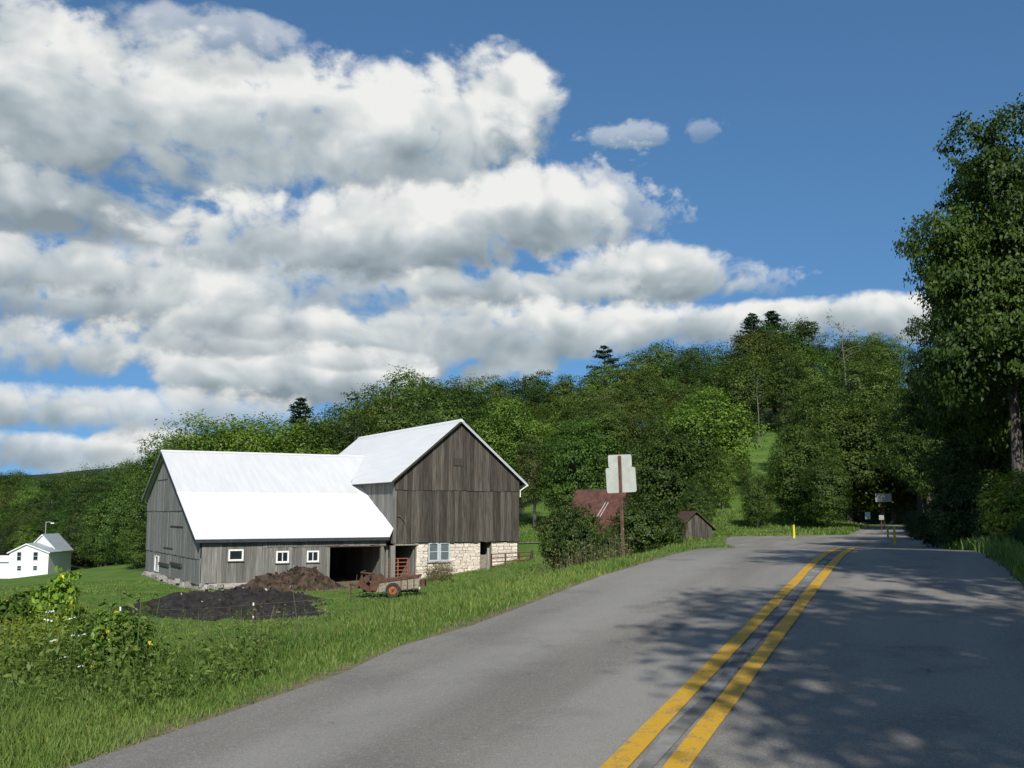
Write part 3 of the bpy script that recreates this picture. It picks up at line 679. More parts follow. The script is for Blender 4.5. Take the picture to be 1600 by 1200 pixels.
# ---- manure spreader
SY = 50.0; sp0 = at(617, 927, SY); sgz = gz(sp0.x, sp0.y)
spr = tag(empty('manure_spreader', (sp0.x, sp0.y, sgz)), 'rusty old manure spreader with an orange wheel parked by the open barn door', 'farm wagon')
S = SY/F_PX
def sx_(px, py, yo=0.0): return ((px-617)*S, yo, (927.5-py)*S)
HWd = .62
for sgn in (-1, 1):
    yy = sgn*HWd
    for k in range(3):
        f0, f1 = k/3, (k+1)/3-.03
        lo0 = Vector(sx_(590, 921, yy)); lo1 = Vector(sx_(655, 914, yy)); hi0 = Vector(sx_(597, 906, yy)); hi1 = Vector(sx_(655, 897, yy))
        MB().prism([lo0.lerp(hi0, f0), lo1.lerp(hi1, f0), lo1.lerp(hi1, f1), lo0.lerp(hi0, f1)], (0, .04, 0)).build('side_board', 'old_board', spr)
    MB().prism([sx_(595.5, 907, yy-.03), sx_(656, 898.5, yy-.03), sx_(656, 895.5, yy-.03), sx_(597, 902.5, yy-.03)], (0, .10, 0)).build('top_rail', 'rust', spr)
    for px in (628.5, 638, 648):
        MB().prism([sx_(px-.7, 918, yy-.045), sx_(px+.7, 918, yy-.045), sx_(px+.7, 899, yy-.045), sx_(px-.7, 899, yy-.045)], (0, .04, 0)).build('stake', 'rust_dark', spr)
    MB().prism([sx_(585, 896, yy-.02), sx_(593, 894.5, yy-.02), sx_(598, 900, yy-.02), sx_(597, 906, yy-.02), sx_(589.5, 920, yy-.02), sx_(580, 914, yy-.02)], (0, .05, 0)).build('shield', 'rust', spr)
    MB().prism([sx_(562.5, 907, yy), sx_(569, 893, yy), sx_(572, 906, yy), sx_(582, 913.5, yy), sx_(586, 919, yy), sx_(568, 916, yy)], (0, .04, 0)).build('shield', 'rust', spr)
    cx_, _, cz_ = sx_(617, 917)
    wy = yy+sgn*.2
    tp = [(cx_+.285*math.cos(a_), wy, cz_+.285*math.sin(a_)) for a_ in np.linspace(0, 2*math.pi, 25)]
    wl = MB(); wl.tube([(cx_, wy-.09, cz_), (cx_, wy-.07, cz_), (cx_, wy+.07, cz_), (cx_, wy+.09, cz_)], [.19, .205, .205, .19], 20)
    wheel = wl.build('wheel', 'rim_orange', spr)
    ty = MB()
    prof = [(.20, -.09), (.27, -.115), (.335, -.10), (.352, -.05), (.352, .05), (.335, .10), (.27, .115), (.20, .09)]; n_ = 28
    for i in range(n_):
        an = 2*math.pi*i/n_
        for r_, o_ in prof: ty.v.append((cx_+r_*math.cos(an), wy+o_, cz_+r_*math.sin(an)))
    for i in range(n_):
        for k in range(8):
            a_ = i*8+k; b_ = i*8+(k+1) % 8; c_ = ((i+1) % n_)*8; ty.f.append((a_, b_, c_+(k+1) % 8, c_+k))
    ty.build('tyre', 'tyre', wheel, smooth=True)
    MB().tube([(cx_, wy-.13, cz_), (cx_, wy+.13, cz_)], .06, 10).build('hub', 'rust_dark', wheel)
MB().box((sx_(592, 0)[0], -HWd+.05, .36), (sx_(654, 0)[0], HWd-.0, .42)).build('bed', 'old_board', spr)
MB().tube([sx_(617, 917, -HWd-.2), sx_(617, 917, HWd+.2)], .045, 8).build('axle', 'rust_dark', spr)
MB().tube([sx_(568, 891, -HWd), sx_(568, 891, HWd)], .05, 8).build('beater_shaft', 'rust_dark', spr)
MB().tube([sx_(568, 891, -HWd), sx_(588, 893.5, -HWd)], .045, 8).build('brace', 'rust', spr)
MB().tube([sx_(576, 901, -HWd), sx_(576, 901, HWd)], .16, 9).build('beater', 'rust_dark', spr)
MB().tube([sx_(566, 912, -.1), sx_(556, 911, -.05), sx_(547, 909, 0)], [.11, .07, .05], 8).build('tongue', 'rust_dark', spr)
MB().tube([sx_(549, 909, 0), sx_(549.5, 926, 0)], .035, 8).build('jack_leg', 'rust_dark', spr)
MB().tube([sx_(560, 913, -.3), sx_(560, 913, .3)], .13, 9).build('gear_box', 'rust', spr)
MB().box(sx_(656, 912, -HWd+.1), sx_(664, 903, HWd-.1)).build('rear_panel', 'rust', spr)
MB().box((sx_(568, 0)[0], -.08, .18), (sx_(652, 0)[0], .08, .30)).build('chassis_beam', 'rust_dark', spr)
MB().tube([sx_(652, 912, 0), sx_(651, 928, 0)], .05, 8).build('rear_skid', 'rust_dark', spr)

# ---- heaps
def heap(name, label, mat, cx_, cy_, lx, ly, hgt_, rz, seed, clods, clodmat, n=56):
    rg = np.random.default_rng(seed)
    a = np.linspace(-1, 1, n); U, Vv = np.meshgrid(a, a)
    ca, sa = math.cos(rz), math.sin(rz)
    Xw = cx_+U*lx*ca-Vv*ly*sa; Yw = cy_+U*lx*sa+Vv*ly*ca
    th_ = np.arctan2(Vv, U); r = np.hypot(U, Vv)+.13*np.sin(3*th_+seed)+.08*np.sin(5*th_+1+seed)+.05*np.sin(11*th_)+.03*np.sin(19*th_+2)+.04*np.sin(9*U+3*np.sin(7*Vv))
    prof = 1-sms(r, .15, .98)
    nz = sum(rg.uniform(.3, 1)/(f**.8)*np.sin(f*(U*rg.uniform(-3, 3)+Vv*rg.uniform(-3, 3))+rg.uniform(0, 6)) for f in (1.5, 2.2, 3, 4.1, 5.5, 7, 9, 12) for _ in range(2))
    H_ = hgt_*prof*(1+.2*nz)+.05*rg.normal(0, 1, U.shape)*np.clip(prof*3, 0, 1)-.14*(r > .93)
    Zw = ground(Xw, Yw)+H_-.02
    mb = MB(); mb.v = [(float(x-cx_), float(y-cy_), float(z)) for x, y, z in zip(Xw.ravel(), Yw.ravel(), Zw.ravel())]
    z0_ = gz(cx_, cy_); mb.v = [(x, y, z-z0_) for x, y, z in mb.v]
    mb.f = [(i*n+j, i*n+j+1, (i+1)*n+j+1, (i+1)*n+j) for i in range(n-1) for j in range(n-1) if r[i, j] < 1.06]
    root = tag(empty(name, (cx_, cy_, z0_)), label, 'heap')
    mb.build('mound', mat, root)
    rr = random.Random(seed); stm = [stone_mesh(1, 1, 1, 300+k) for k in range(4)]
    for s_ in stm: s_.materials.append(MATS[clodmat])
    for i in range(clods):
        an = rr.uniform(0, 6.28); q = rr.uniform(0, .85)**.7; u_, v_ = q*math.cos(an), q*math.sin(an)
        ii = int((v_+1)/2*(n-1)); jj = int((u_+1)/2*(n-1)); s_ = rr.uniform(.05, .15)
        inst(stm[i % 4], 'clod', None, root, (Xw[ii, jj]-cx_, Yw[ii, jj]-cy_, Zw[ii, jj]-z0_+s_*.18), (rr.uniform(0,3), rr.uniform(0,3), rr.uniform(0,3)), (s_*1.5, s_, s_*.7))
    for i in range(9):
        an = rr.uniform(0, 6.28); q = rr.uniform(.1, .8); u_, v_ = q*math.cos(an), q*math.sin(an)
        ii = int((v_+1)/2*(n-1)); jj = int((u_+1)/2*(n-1)); s_ = rr.uniform(.03, .075)
        lt = stm[i % 4].copy(); lt.materials[0] = MATS['litter_pale']
        inst(lt, 'pale_scrap', None, root, (Xw[ii, jj]-cx_, Yw[ii, jj]-cy_, Zw[ii, jj]-z0_+.06), (rr.uniform(0,3), rr.uniform(0,3), 0), (s_*2, s_, s_*.5))
hx, hy = loc2w(4.6, -2.0); heap('manure_heap', 'brown straw-filled manure heap piled against the barn wing wall', 'manure_brown', hx, hy, 3.1, 1.7, 1.05, BA, 3, 150, 'clod')
heap('compost_heap', 'low spread of black compost on the grass before the manure heap', 'compost_black', -12.3, 46.0, 4.8, 6.9, .62, .30, 8, 140, 'clod')

# ---- road sign seen from behind
sg = at(975, 862, 26); szz = gz(sg.x, sg.y)
sign = tag(empty('road_sign', (sg.x, sg.y, szz)), 'backs of two pale road sign plates on one rusty steel post', 'sign')
top = at(968, 712, 26)
mb = MB(); tx = top.x-sg.x; th = top.z-szz
mb.prism([(-.04, 0, -.3), (-.04, .03, -.3), (.04, .03, -.3), (.04, 0, -.3)], (tx, 0, th+.3)); mb.prism([(-.012, -.03, -.3), (-.012, 0, -.3), (.012, 0, -.3), (.012, -.03, -.3)], (tx, 0, th+.3))
mb.build('post', 'post_steel', sign)
def plate(cx_, cy_, w_, h_, rad, rz, name):
    p = at(cx_, cy_, 26.06); q = []
    for (sxn, szn, a0_) in ((1, 1, 0), (-1, 1, 90), (-1, -1, 180), (1, -1, 270)):
        for k in range(5):
            an = R_(a0_+k*22.5); q.append((sxn*(w_/2-rad)+rad*math.cos(an), 0, szn*(h_/2-rad)+rad*math.sin(an)))
    o = MB().prism(q, (0, .004, 0)).build(name, 'sign_metal', sign, (p.x-sg.x, .05, p.z-szz)); o.rotation_euler = (0, rz, R_(9))
    for dz_ in (-.3, .3):
        MB().tube([(-.0, -.045, dz_*h_), (0, .002, dz_*h_)], .012, 6).build('bolt', 'post_steel', o)
    return o
plate(968.5, 720.5, .615, .325, .05, -.045, 'upper_plate'); plate(970.5, 750, .775, .635, .055, -.055, 'lower_plate')

# ---- delineators and small signs beyond the crest
def delineator(px, ytop, ybot, Y, mat, lab):
    p = at(px, ybot, Y); z0_ = gz(p.x, p.y); tp = at(px, ytop, Y)
    root = tag(empty('marker_post', (p.x, p.y, z0_)), lab, 'post', None)
    MB().prism([(-.06, 0, -.15), (.06, 0, -.15), (.055, 0, tp.z-z0_-.05), (0.0, 0, tp.z-z0_), (-.055, 0, tp.z-z0_-.05)], (0, .03, 0)).build('blade', mat, root)
    MB().box((-.045, -.005, tp.z-z0_-.32), (.045, -.001, tp.z-z0_-.1)).build('reflector', mat, root)
delineator(1241, 819.5, 838, 64, 'yellow_plastic', 'bright yellow marker post on the grass at the far road edge')
delineator(1398.5, 822, 850, 50, 'yellow_plastic', 'yellow marker post on the shaded right road verge')
delineator(1388, 822, 848, 60, 'plastic_dull', 'dull thin marker post left of the shaded yellow one')
def far_sign(px, ytop, wpx, hpx, Y, mat, lab, zoff=0.0):
    p = at(px, ytop, Y); z0_ = gz(p.x, p.y); s_ = Y/F_PX
    root = tag(empty('road_sign', (p.x, p.y, z0_)), lab, 'sign')
    MB().tube([(0, .03, -.3), (0, .03, p.z-z0_-.05)], .03, 6).build('post', 'post_steel', root)
    MB().box((-wpx/2*s_, -.012, p.z-z0_-hpx*s_), (wpx/2*s_, -.004, p.z-z0_)).build('plate', mat, root)
far_sign(1380, 771, 25, 13, 84, 'sign_pale', 'wide pale sign standing in the shade where the road enters the trees')
far_sign(1355.5, 800, 8, 11, 88, 'paint_grey', 'small blue-grey sign low beside the shaded far road')
far_sign(1377, 805, 7.5, 7, 80, 'sign_pale', 'small square white sign low under the wide shaded sign')

# ---- sheds
ps = at(940, 800, 67); rz0 = gz(ps.x, ps.y)
shed = tag(empty('red_roofed_shed', (ps.x, ps.y, rz0), R_(-32)), 'old shed with a rusty red roof half hidden behind the roadside bushes', 'shed')
MB().box((-1.65, -1.5, -.3), (1.65, 1.5, 1.15)).build('wall', 'wood_dark', shed)
for sgn in (-1, 1):
    for k in range(8):
        xa = -2.6+k*.65
        MB().prism([(xa*.72, sgn*1.9, .75), ((xa+.64)*.72, sgn*1.9, .75), ((xa+.64)*.72, 0, 3.6), (xa*.72, 0, 3.6)], (0, 0, .04+.006*(k % 2))).build('roof_panel', 'roof_red', shed)
for sgn in (-1, 1): MB().prism([(sgn*1.65, -1.5, 1.151), (sgn*1.65, 1.5, 1.151), (sgn*1.65, 0, 3.4)], (-sgn*.05, 0, 0)).build('gable', 'wood_dark', shed)
for xx in (.28, .48): MB().prism([(xx, -1.2, 1.86), (xx+.025, -1.2, 1.86), (xx+.325, -.6, 2.76), (xx+.3, -.6, 2.76)], (0, 0, .05)).build('pale_strip', 'litter_pale', shed)
ps = at(1088, 850, 63); rz0 = gz(ps.x, ps.y)
ZB_keep = ZB
hut = tag(empty('board_hut', (ps.x, ps.y, rz0), R_(10)), 'small brown board hut with a dark pitched roof beside the side road', 'shed')
zpk = at(1088, 800, 63).z-rz0; zev = at(1114, 824, 63).z-rz0
ZB = 0.0
planks(hut, 't', 0, -1.05, 1.0, .2, lambda x: -.2, lambda x: zpk-.1-(zpk-zev)*abs(x)/1.05, .03, 'wood_brown', [], 41)
planks(hut, 'm', -1.05, 0, 2.4, .25, lambda x: -.2, lambda x: zev-.1, .03, 'wood_brown', [], 42)
planks(hut, 'm', 1.0, 0, 2.4, .25, lambda x: -.2, lambda x: zev-.1, .03, 'wood_brown', [], 43, out=1)
ZB = ZB_keep
for sgn in (-1, 1):
    MB().prism([(0, -.2, zpk), (sgn*1.28, -.2, zpk-(zpk-zev)*1.28/1.05), (sgn*1.28, 2.6, zpk-(zpk-zev)*1.28/1.05), (0, 2.6, zpk)], (0, 0, .06)).build('roof_panel', 'rust_dark', hut)
MB().box((-1.04, 2.4, -.2), (.99, 2.45, zev-.1)).build('rear_wall', 'wood_dark', hut)

# ---- white farmhouse across the valley
HY = 200.0
def hp(px, py, dy=0.0): q = at(px, py, HY); return q.x, q.z
hx0, hz0 = hp(12.5, 904); hx1, _ = hp(74, 904); hgz = gz((hx0+hx1)/2, HY)
house = tag(empty('farmhouse', (0, HY, 0)), 'white two-storey farmhouse with a grey metal roof across the valley', 'house')
ze_ = hp(43, 862.5)[1]; zp_ = hp(38, 849.5)[1]; xm = hp(42, 850)[0]
zg = min(hgz, hz0)-.6
MB().prism([(hx0, 0, zg), (hx1, 0, zg), (hx1, 0, ze_), (xm, 0, zp_), (hx0, 0, ze_)], (0, 5.0, 0)).build('wall', 'paint_white', house)
def hroof(xa, xb, za, xmid, zpk_, y0_, y1_, th, ovh, mat, nm='roof'):
    for (xe, sgn) in ((xa, -1), (xb, 1)):
        sl = (zpk_-za)/abs(xmid-xe); xo = xe+sgn*ovh
        r0 = MB().prism([(xo, y0_, za-sl*ovh+.02), (xmid, y0_, zpk_+.02), (xmid, y1_, zpk_+.02), (xo, y1_, za-sl*ovh+.02)], (0, 0, th)).build(nm, mat, house)
        MB().prism([(xo, y0_-.06, za-sl*ovh-.16), (xmid, y0_-.06, zpk_-.16), (xmid, y0_-.06, zpk_+.03), (xo, y0_-.06, za-sl*ovh+.03)], (0, .055, 0)).build('barge_board', 'paint_white', r0)
hroof(hx0, hx1, ze_, xm, zp_, -.3, 5.0, .07, .35, 'roof_grey')
bx0 = hp(24, 850)[0]; bx1 = hp(71, 850)[0]; bxm = hp(47.5, 850)[0]; bzp = hp(47, 836)[1]; bze = hp(70, 860.5)[1]
MB().prism([(bx0, 5.002, zg), (bx1, 5.002, zg), (bx1, 5.002, bze), (bxm, 5.002, bzp), (bx0, 5.002, bze)], (0, 7.0, 0)).build('wall', 'paint_white', house)
hroof(bx0, bx1, bze, bxm, bzp, 4.7, 12.2, .07, .4, 'roof_grey')
ax0 = hp(-45, 880)[0]; az_ = hp(5, 877.5)[1]
MB().box((ax0, 1.0, zg), (hx0-.002, 4.8, az_-.1)).build('wall', 'paint_white', house)
MB().prism([(ax0-.2, .6, az_-.1), (hx0-.003, .6, az_-.1), (hx0-.003, 4.8, az_+.9), (ax0-.2, 4.8, az_+.9)], (0, 0, .08)).build('roof', 'paint_white', house)
for (xa, xb, ya, yb) in ((27.5, 32.5, 863, 875.5), (53, 58.5, 863, 875), (27.5, 32.5, 884.5, 891), (52.5, 57.5, 884.5, 890.5)):
    a, z1 = hp(xa, ya); b, z0 = hp(xb, yb); mb = MB(); f_ = .11
    for p, q in (((a-f_, -.06, z0-f_), (b+f_, -.004, z0)), ((a-f_, -.06, z1), (b+f_, -.004, z1+f_)), ((a-f_, -.058, z0), (a, -.004, z1)), ((b, -.058, z0), (b+f_, -.004, z1))): mb.box(p, q)
    wn = mb.build('window', 'paint_grey', house)
    MB().box((a, -.02, z0), (b, -.01, z1)).build('pane', 'glass_dark', wn)
    MB().box((a, -.05, (z0+z1)/2-.04), (b, -.022, (z0+z1)/2+.04)).build('muntin', 'paint_grey', wn)
lx, lz = at(72, 815, 215).x, at(72, 815, 215).z
lamp = tag(empty('yard_lamp', (lx, 215, gz(lx, 215))), 'tall grey yard light pole behind the white farmhouse', 'lamp post')
hh = lz-gz(lx, 215)
MB().tube([(0, 0, -.5), (0, 0, hh)], [.16, .10], 8).build('pole', 'wood_post', lamp)
MB().tube([(0, 0, hh-.2), (.6, 0, hh-.05), (1.2, 0, hh-.25)], .05, 6).build('arm', 'paint_grey', lamp)
MB().box((1.1, -.2, hh-.42), (1.75, .2, hh-.22)).build('lamp_head', 'paint_white', lamp)
#@@PART3
# ------------------------------------------------------------------ vegetation
def unit(v): return v/np.maximum(np.linalg.norm(v, axis=-1, keepdims=True), 1e-9)
def leaf_quads(rg, P, Nn, size, asp=.55, jit=.9, var=.35):
    """diamond leaves at P facing roughly along Nn"""
    n = len(P); nn = unit(Nn+rg.normal(0, jit*.55, (n, 3))); a = unit(np.cross(nn, rg.normal(0, 1, (n, 3)))); b = np.cross(nn, a)
    s = (size*(1+rg.uniform(-var, var, n)))[:, None]
    bend = nn*s*.18
    V = np.stack([P+a*s*.5-bend, P+b*s*asp*.5, P-a*s*.5-bend, P-b*s*asp*.5], 1)
    return V.reshape(-1, 3)
def deciduous(seed, h=12., R=4.2, base=.25, nb=46, sprigs=34, leaves=9, size=.30, lumpy=.25, flat=.72, top=1.0, blob=(.26, .42), drop=.0, spr_=.2, jit=.62):
    """crown of leaf sprigs set round many boughs, and a trunk with limbs reaching into them"""
    rg = np.random.default_rng(seed)
    hc = h*(base+(1-base)*.48); Rv = h*(1-base)*.5
    i = np.arange(nb)+.5; ph = np.arccos(1-2*i/nb); th = math.pi*(1+5**.5)*i
    D = np.stack([np.cos(th)*np.sin(ph), np.sin(th)*np.sin(ph), np.cos(ph)], 1)+rg.normal(0, .18, (nb, 3)); D = unit(D)
    rad = rg.uniform(1-lumpy*1.6, 1.0+lumpy*.35, nb)*.76
    taper = np.where(D[:, 2] > 0, 1-(1-top)*D[:, 2], 1.0)
    C = np.stack([D[:, 0]*R*rad*taper, D[:, 1]*R*rad*taper, hc+D[:, 2]*Rv*rad*1.02], 1)
    nin = max(4, nb//6); C = np.concatenate([C, rg.normal(0, .28, (nin, 3))*[R, R, Rv]+[0, 0, hc]])
    br = R*rg.uniform(blob[0], blob[1], len(C))
    P, Nn, T = [], [], []
    for c_, r_ in zip(C, br):
        ns = max(6, int(sprigs*(r_/(R*.34))**2))
        d = unit(rg.normal(0, 1, (ns, 3))+[0, 0, .25]); p = c_+d*r_*rg.uniform(.55, 1.12, (ns, 1))*[1, 1, flat]
        inside = np.zeros(ns, bool)
        for c2, r2 in zip(C, br):
            if c2 is c_: continue
            inside |= (np.linalg.norm((p-c2)/[1, 1, flat], axis=1) < r2*.55)
        p = p[~inside]; d = d[~inside]
        tone = rg.uniform(.12, .82)
        k = leaves
        pp = np.repeat(p, k, 0)+rg.normal(0, 1, (len(p)*k, 3))*[r_*spr_, r_*spr_, r_*spr_*.5]
        pp[:, 2] -= drop*np.abs(rg.normal(0, 1, len(pp)))
        P.append(pp); Nn.append(np.repeat(unit(d*.8+unit(c_-[0, 0, hc*.8]+1e-3)*.45+[0, 0, .45]), k, 0)); T.append(np.clip(np.repeat(rg.normal(tone, .15, len(p)), k)+rg.normal(0, .16, len(pp)), 0, .92))
    P = np.concatenate(P); Nn = np.concatenate(Nn); T = np.concatenate(T)
    acc = rg.random(len(T)) < .05; T[acc] = .97
    crown = np_mesh('crown', leaf_quads(rg, P, Nn, size, .58, jit), 4, T); 
    mb = MB(); r0 = h*.017+.05; px_, py_ = rg.normal(0, .03*h, 2)
    hub = np.array([px_*.6, py_*.6, hc*.8])
    mb.tube([(0, 0, -.4), (0, 0, .1), (px_*.3, py_*.3, hc*.4), tuple(hub), (px_, py_, hc+Rv*.5)], [r0*1.5, r0*1.15, r0*.85, r0*.6, r0*.15], 8)
    for j in rg.permutation(len(C))[:min(16, len(C))]:
        f = rg.uniform(.45, 1.0); st_ = np.array([px_*.3, py_*.3, hc*.4])*(1-f)+hub*f; e_ = C[j]; mid = st_*.5+e_*.5+[0, 0, .05*h]
        mb.tube([tuple(st_), tuple(mid), tuple(e_)], [r0*.38, r0*.24, r0*.06], 5, False)
    return crown, mb.mesh('trunk'), h
def conifer(seed, h=14., R=3.0, n=26, size=.42, droop=.25):
    rg = np.random.default_rng(seed); P = []; Nn = []; T = []; mb = MB()
    mb.tube([(0, 0, -.4), (0, 0, h*.5), (0, 0, h)], [h*.016, h*.01, .02], 7)
    for i in range(n):
        f = i/(n-1); z = h*(.14+.85*f); Rr = R*(1-f)**.75*rg.uniform(.75, 1.12)+.15
        for k in range(rg.integers(5, 8)):
            an = rg.uniform(0, 6.28); L = Rr*rg.uniform(.7, 1.1); d = np.array([math.cos(an), math.sin(an), 0]); up = .28*f-droop*(1-f)*.6
            m_ = int(16+60*L/R); t_ = rg.uniform(.15, 1, m_)**.7
            p = d*L*t_[:, None]; p[:, 2] += z+up*L*t_+.12*L*t_**2; p += rg.normal(0, 1, (m_, 3))*[.16, .16, .07]*(1.0+L*.3)
            P.append(p); Nn.append(np.tile(unit(np.array([d[0]*.35, d[1]*.35, .8])), (m_, 1))); T.append(np.clip(rg.normal(.3+.45*t_, .15), 0, .92))
            mb.tube([(0, 0, z), tuple(d*L*.9+[0, 0, z+up*L])], [.04, .01], 4, False)
    return np_mesh('crown', leaf_quads(rg, np.concatenate(P), np.concatenate(Nn), size, .38, .8), 4, np.concatenate(T)), mb.mesh('trunk'), h
def bare(seed, h=11.):
    rg = np.random.default_rng(seed); mb = MB(); P = []
    mb.tube([(0, 0, -.4), (.1, 0, h*.4), (-.1, .2, h*.75), (.2, .1, h)], [.11, .085, .05, .02], 7)
    for i in range(12):
        z = h*rg.uniform(.4, .9); an = rg.uniform(0, 6.28); L = rg.uniform(1, 2.6); e_ = np.array([math.cos(an)*L, math.sin(an)*L, z+L*rg.uniform(.3, 1.)])
        mb.tube([(0, 0, z), tuple(e_*.5+np.array([0, 0, z*.5+.1])), tuple(e_)], [.035, .025, .01], 5, False); P.append(e_+rg.normal(0, .35, (26, 3)))
    P = np.concatenate(P)
    return np_mesh('crown', leaf_quads(rg, P, np.tile([0, 0, 1.], (len(P), 1)), .26), 4, rg.uniform(0, .9, len(P))), mb.mesh('trunk'), h
PROTO = {
 'round': deciduous(1, 12, 4.2, .22, 40, 44, 12, .21, .34), 'wide': deciduous(2, 12, 5.2, .2, 44, 44, 12, .21, .4), 'tall': deciduous(3, 14, 3.4, .16, 40, 44, 12, .21, .36, .8, .75),
 'loose': deciduous(4, 14, 4.4, .32, 34, 32, 12, .21, .6, .6, 1.0, (.19, .34)), 'dense': deciduous(5, 10, 4.0, .08, 54, 46, 12, .21, .22), 'lumpy': deciduous(6, 13, 4.6, .15, 38, 40, 12, .21, .55, .75, .9, (.24, .42)),
 'column': deciduous(7, 13, 2.7, .14, 36, 40, 12, .20, .4, .9, .65), 'pine': conifer(8, 15, 3.9), 'pine_open': conifer(9, 15, 4.6, 18, .42, .0), 'bare': bare(10),
 'skirt': deciduous(13, 10, 4.2, .0, 58, 46, 12, .21, .32, .8, .85, (.24, .4)), 'peaked': deciduous(14, 13, 3.9, .12, 44, 40, 12, .21, .4, .8, .5),
 'willow': deciduous(12, 12, 4.4, .1, 46, 36, 12, .20, .4, .9, 1.0, (.24, .4), .5)}
for k, (cm, tm, _) in PROTO.items():
    cm.materials.append(MATS['needle' if 'pine' in k else 'leaf']); tm.materials.append(MATS['bark_pale' if k in ('bare', 'loose') else 'bark'])
TREES = []
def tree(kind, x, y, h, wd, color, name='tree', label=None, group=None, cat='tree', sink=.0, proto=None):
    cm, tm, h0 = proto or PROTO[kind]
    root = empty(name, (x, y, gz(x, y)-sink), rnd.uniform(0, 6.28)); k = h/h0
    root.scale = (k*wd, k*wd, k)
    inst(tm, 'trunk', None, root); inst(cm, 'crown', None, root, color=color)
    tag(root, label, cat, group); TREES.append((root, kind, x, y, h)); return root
def tpx(px, Y): return (px-800)/F_PX*Y
def top_tree(kind, px, ytop, Y, wd, color, **kw):
    """a tree whose foot is on the ground at distance Y and whose top reaches the given picture height"""
    x = tpx(px, Y); z = at(px, ytop, Y).z; return tree(kind, x, Y, max(.45, z-gz(x, Y)), wd, color, **kw)
G_BRIGHT = (1.35, 1.35, 1.0); G_MID = (1.0, 1.0, 1.0); G_DARK = (.72, .80, .78); G_OLIVE = (.92, .84, .85); G_BROWN = (1.0, .82, .95); G_GREY = (1.15, 1.1, 1.5); G_YEL = (1.7, 1.45, .8); G_BLUE = (.85, 1.0, 1.15)

# -- named trees that stand out in the photograph
top_tree('loose', 615, 566, 112, 1.15, G_MID, label='tall open-crowned tree with pale limbs above the main barn roof ridge')
top_tree('wide', 330, 640, 100, 1.0, (1.25,1.3,.9), label='light green locust tree above the left end of the wing roof')
top_tree('wide', 395, 634, 97, 1.0, (1.3,1.35,.85), label='broad bright green tree above the middle of the wing roof')
top_tree('round', 470, 648, 100, 1.1, (1.2,1.25,.85), label='rounded green tree left of the small pine behind the wing')
top_tree('round', 272, 681, 95, .55, (1.25,1.2,.9), label='little pale tree peeping over the left tip of the wing ridge')
top_tree('pine', 468, 622, 120, 1.15, G_BLUE, name='pine_tree', label='small dark pine rising alone behind the wing roof')
top_tree('round', 800, 612, 110, 1.0, (1.25,1.35,.95), label='bright rounded tree just right of the barn peak')
top_tree('skirt', 905, 640, 92, .88, (.72,.9,.68), label='dark green leafy tree behind the barn eave and the red roof')
top_tree('lumpy', 835, 668, 98, .8, G_BROWN, label='brownish tree between the bright rounded tree and the dark leafy one')
top_tree('skirt', 1102, 594, 112, 1.1, (1.35,1.45,1.0), label='bright green dome-shaped tree standing before the hillside wood')
top_tree('skirt', 1128, 690, 104, .6, (1.2,1.25,.95), label='lower bright tree at the right foot of the dome-shaped tree')
top_tree('skirt', 1048, 645, 72, .95, (.55,.60,.50), label='big dark bushy tree behind the road sign, left of the board hut')
top_tree('willow', 1000, 655, 80, .75, (.72,.72,.66), label='olive tree with grey leaves left behind the big dark bushy tree')
top_tree('skirt', 1085, 742, 67, .75, (.72,.82,.7), label='low dark tree over the board hut roof')
top_tree('skirt', 1252, 652, 92, .85, (.72,.78,.68), label='dark oval tree on the far verge above the bright marker post')
top_tree('skirt', 1180, 728, 92, .7, (.7,.76,.68), label='dark small tree left of the dark oval tree')
top_tree('skirt', 1290, 700, 88, .8, (.66,.74,.62), label='dark low tree right of the dark oval tree')
top_tree('pine', 1181, 490, 178, 1.3, G_BLUE, name='pine_tree', label='left one of the twin pines on the hilltop skyline')
top_tree('pine', 1212, 486, 176, 1.4, G_BLUE, name='pine_tree', label='right one of the twin pines on the hilltop skyline')
top_tree('pine_open', 946, 541, 165, 1.3, G_BLUE, name='pine_tree', label='spreading dark pine on the skyline above the red roof')
top_tree('bare', 1186, 585, 150, .9, G_OLIVE, name='dead_tree', label='pale forked half-dead trunk at the top of the small hill meadow')
top_tree('bare', 1325, 500, 160, .8, G_GREY, name='dead_tree', label='thin bare-twigged tree on the skyline right of the twin pines')
top_tree('skirt', 1160, 700, 118, .62, (.95,1.05,.85), label='small tree at the left lower edge of the hill meadow')
top_tree('skirt', 1212, 706, 112, .66, (.85,.95,.78), label='small tree at the right lower edge of the hill meadow')
# -- hillside wood in rows
def row(phr, pxs, ys, Ys, kinds, cols, wd=(.85, 1.15), jx=9, jy=10, seed=0, step=None):
    rg = random.Random(seed); items = []
    p = pxs[0]; i = 0
    while p <= pxs[1]:
        yt = float(np.interp(p, ys[0], ys[1]))+rg.uniform(-jy, jy*1.2); Yd = float(np.interp(p, Ys[0], Ys[1]))*rg.uniform(.97, 1.03)
        br_ = rg.uniform(.68, 1.3)
        o = top_tree(rg.choice(kinds), p+rg.uniform(-jx, jx), yt, Yd, rg.uniform(*wd), tuple(c*br_*rg.uniform(.94, 1.06) for c in rg.choice(cols)), group=phr)
        items.append((800+F_PX*o.location.x/o.location.y, o)); p += step*rg.uniform(.85, 1.15); i += 1
    ORD = ['first','second','third','fourth','fifth','sixth','seventh','eighth','ninth','tenth','eleventh','twelfth','thirteenth','fourteenth','fifteenth','sixteenth','seventeenth','eighteenth','nineteenth','twentieth']
    items.sort(key=lambda q: q[0])
    for n_, (_, o) in enumerate(items):
        od = ORD[n_] if n_ < 20 else 'twenty-'+ORD[n_-20]
        o['label'] = f'leafy tree, {od} from left in the {phr}'
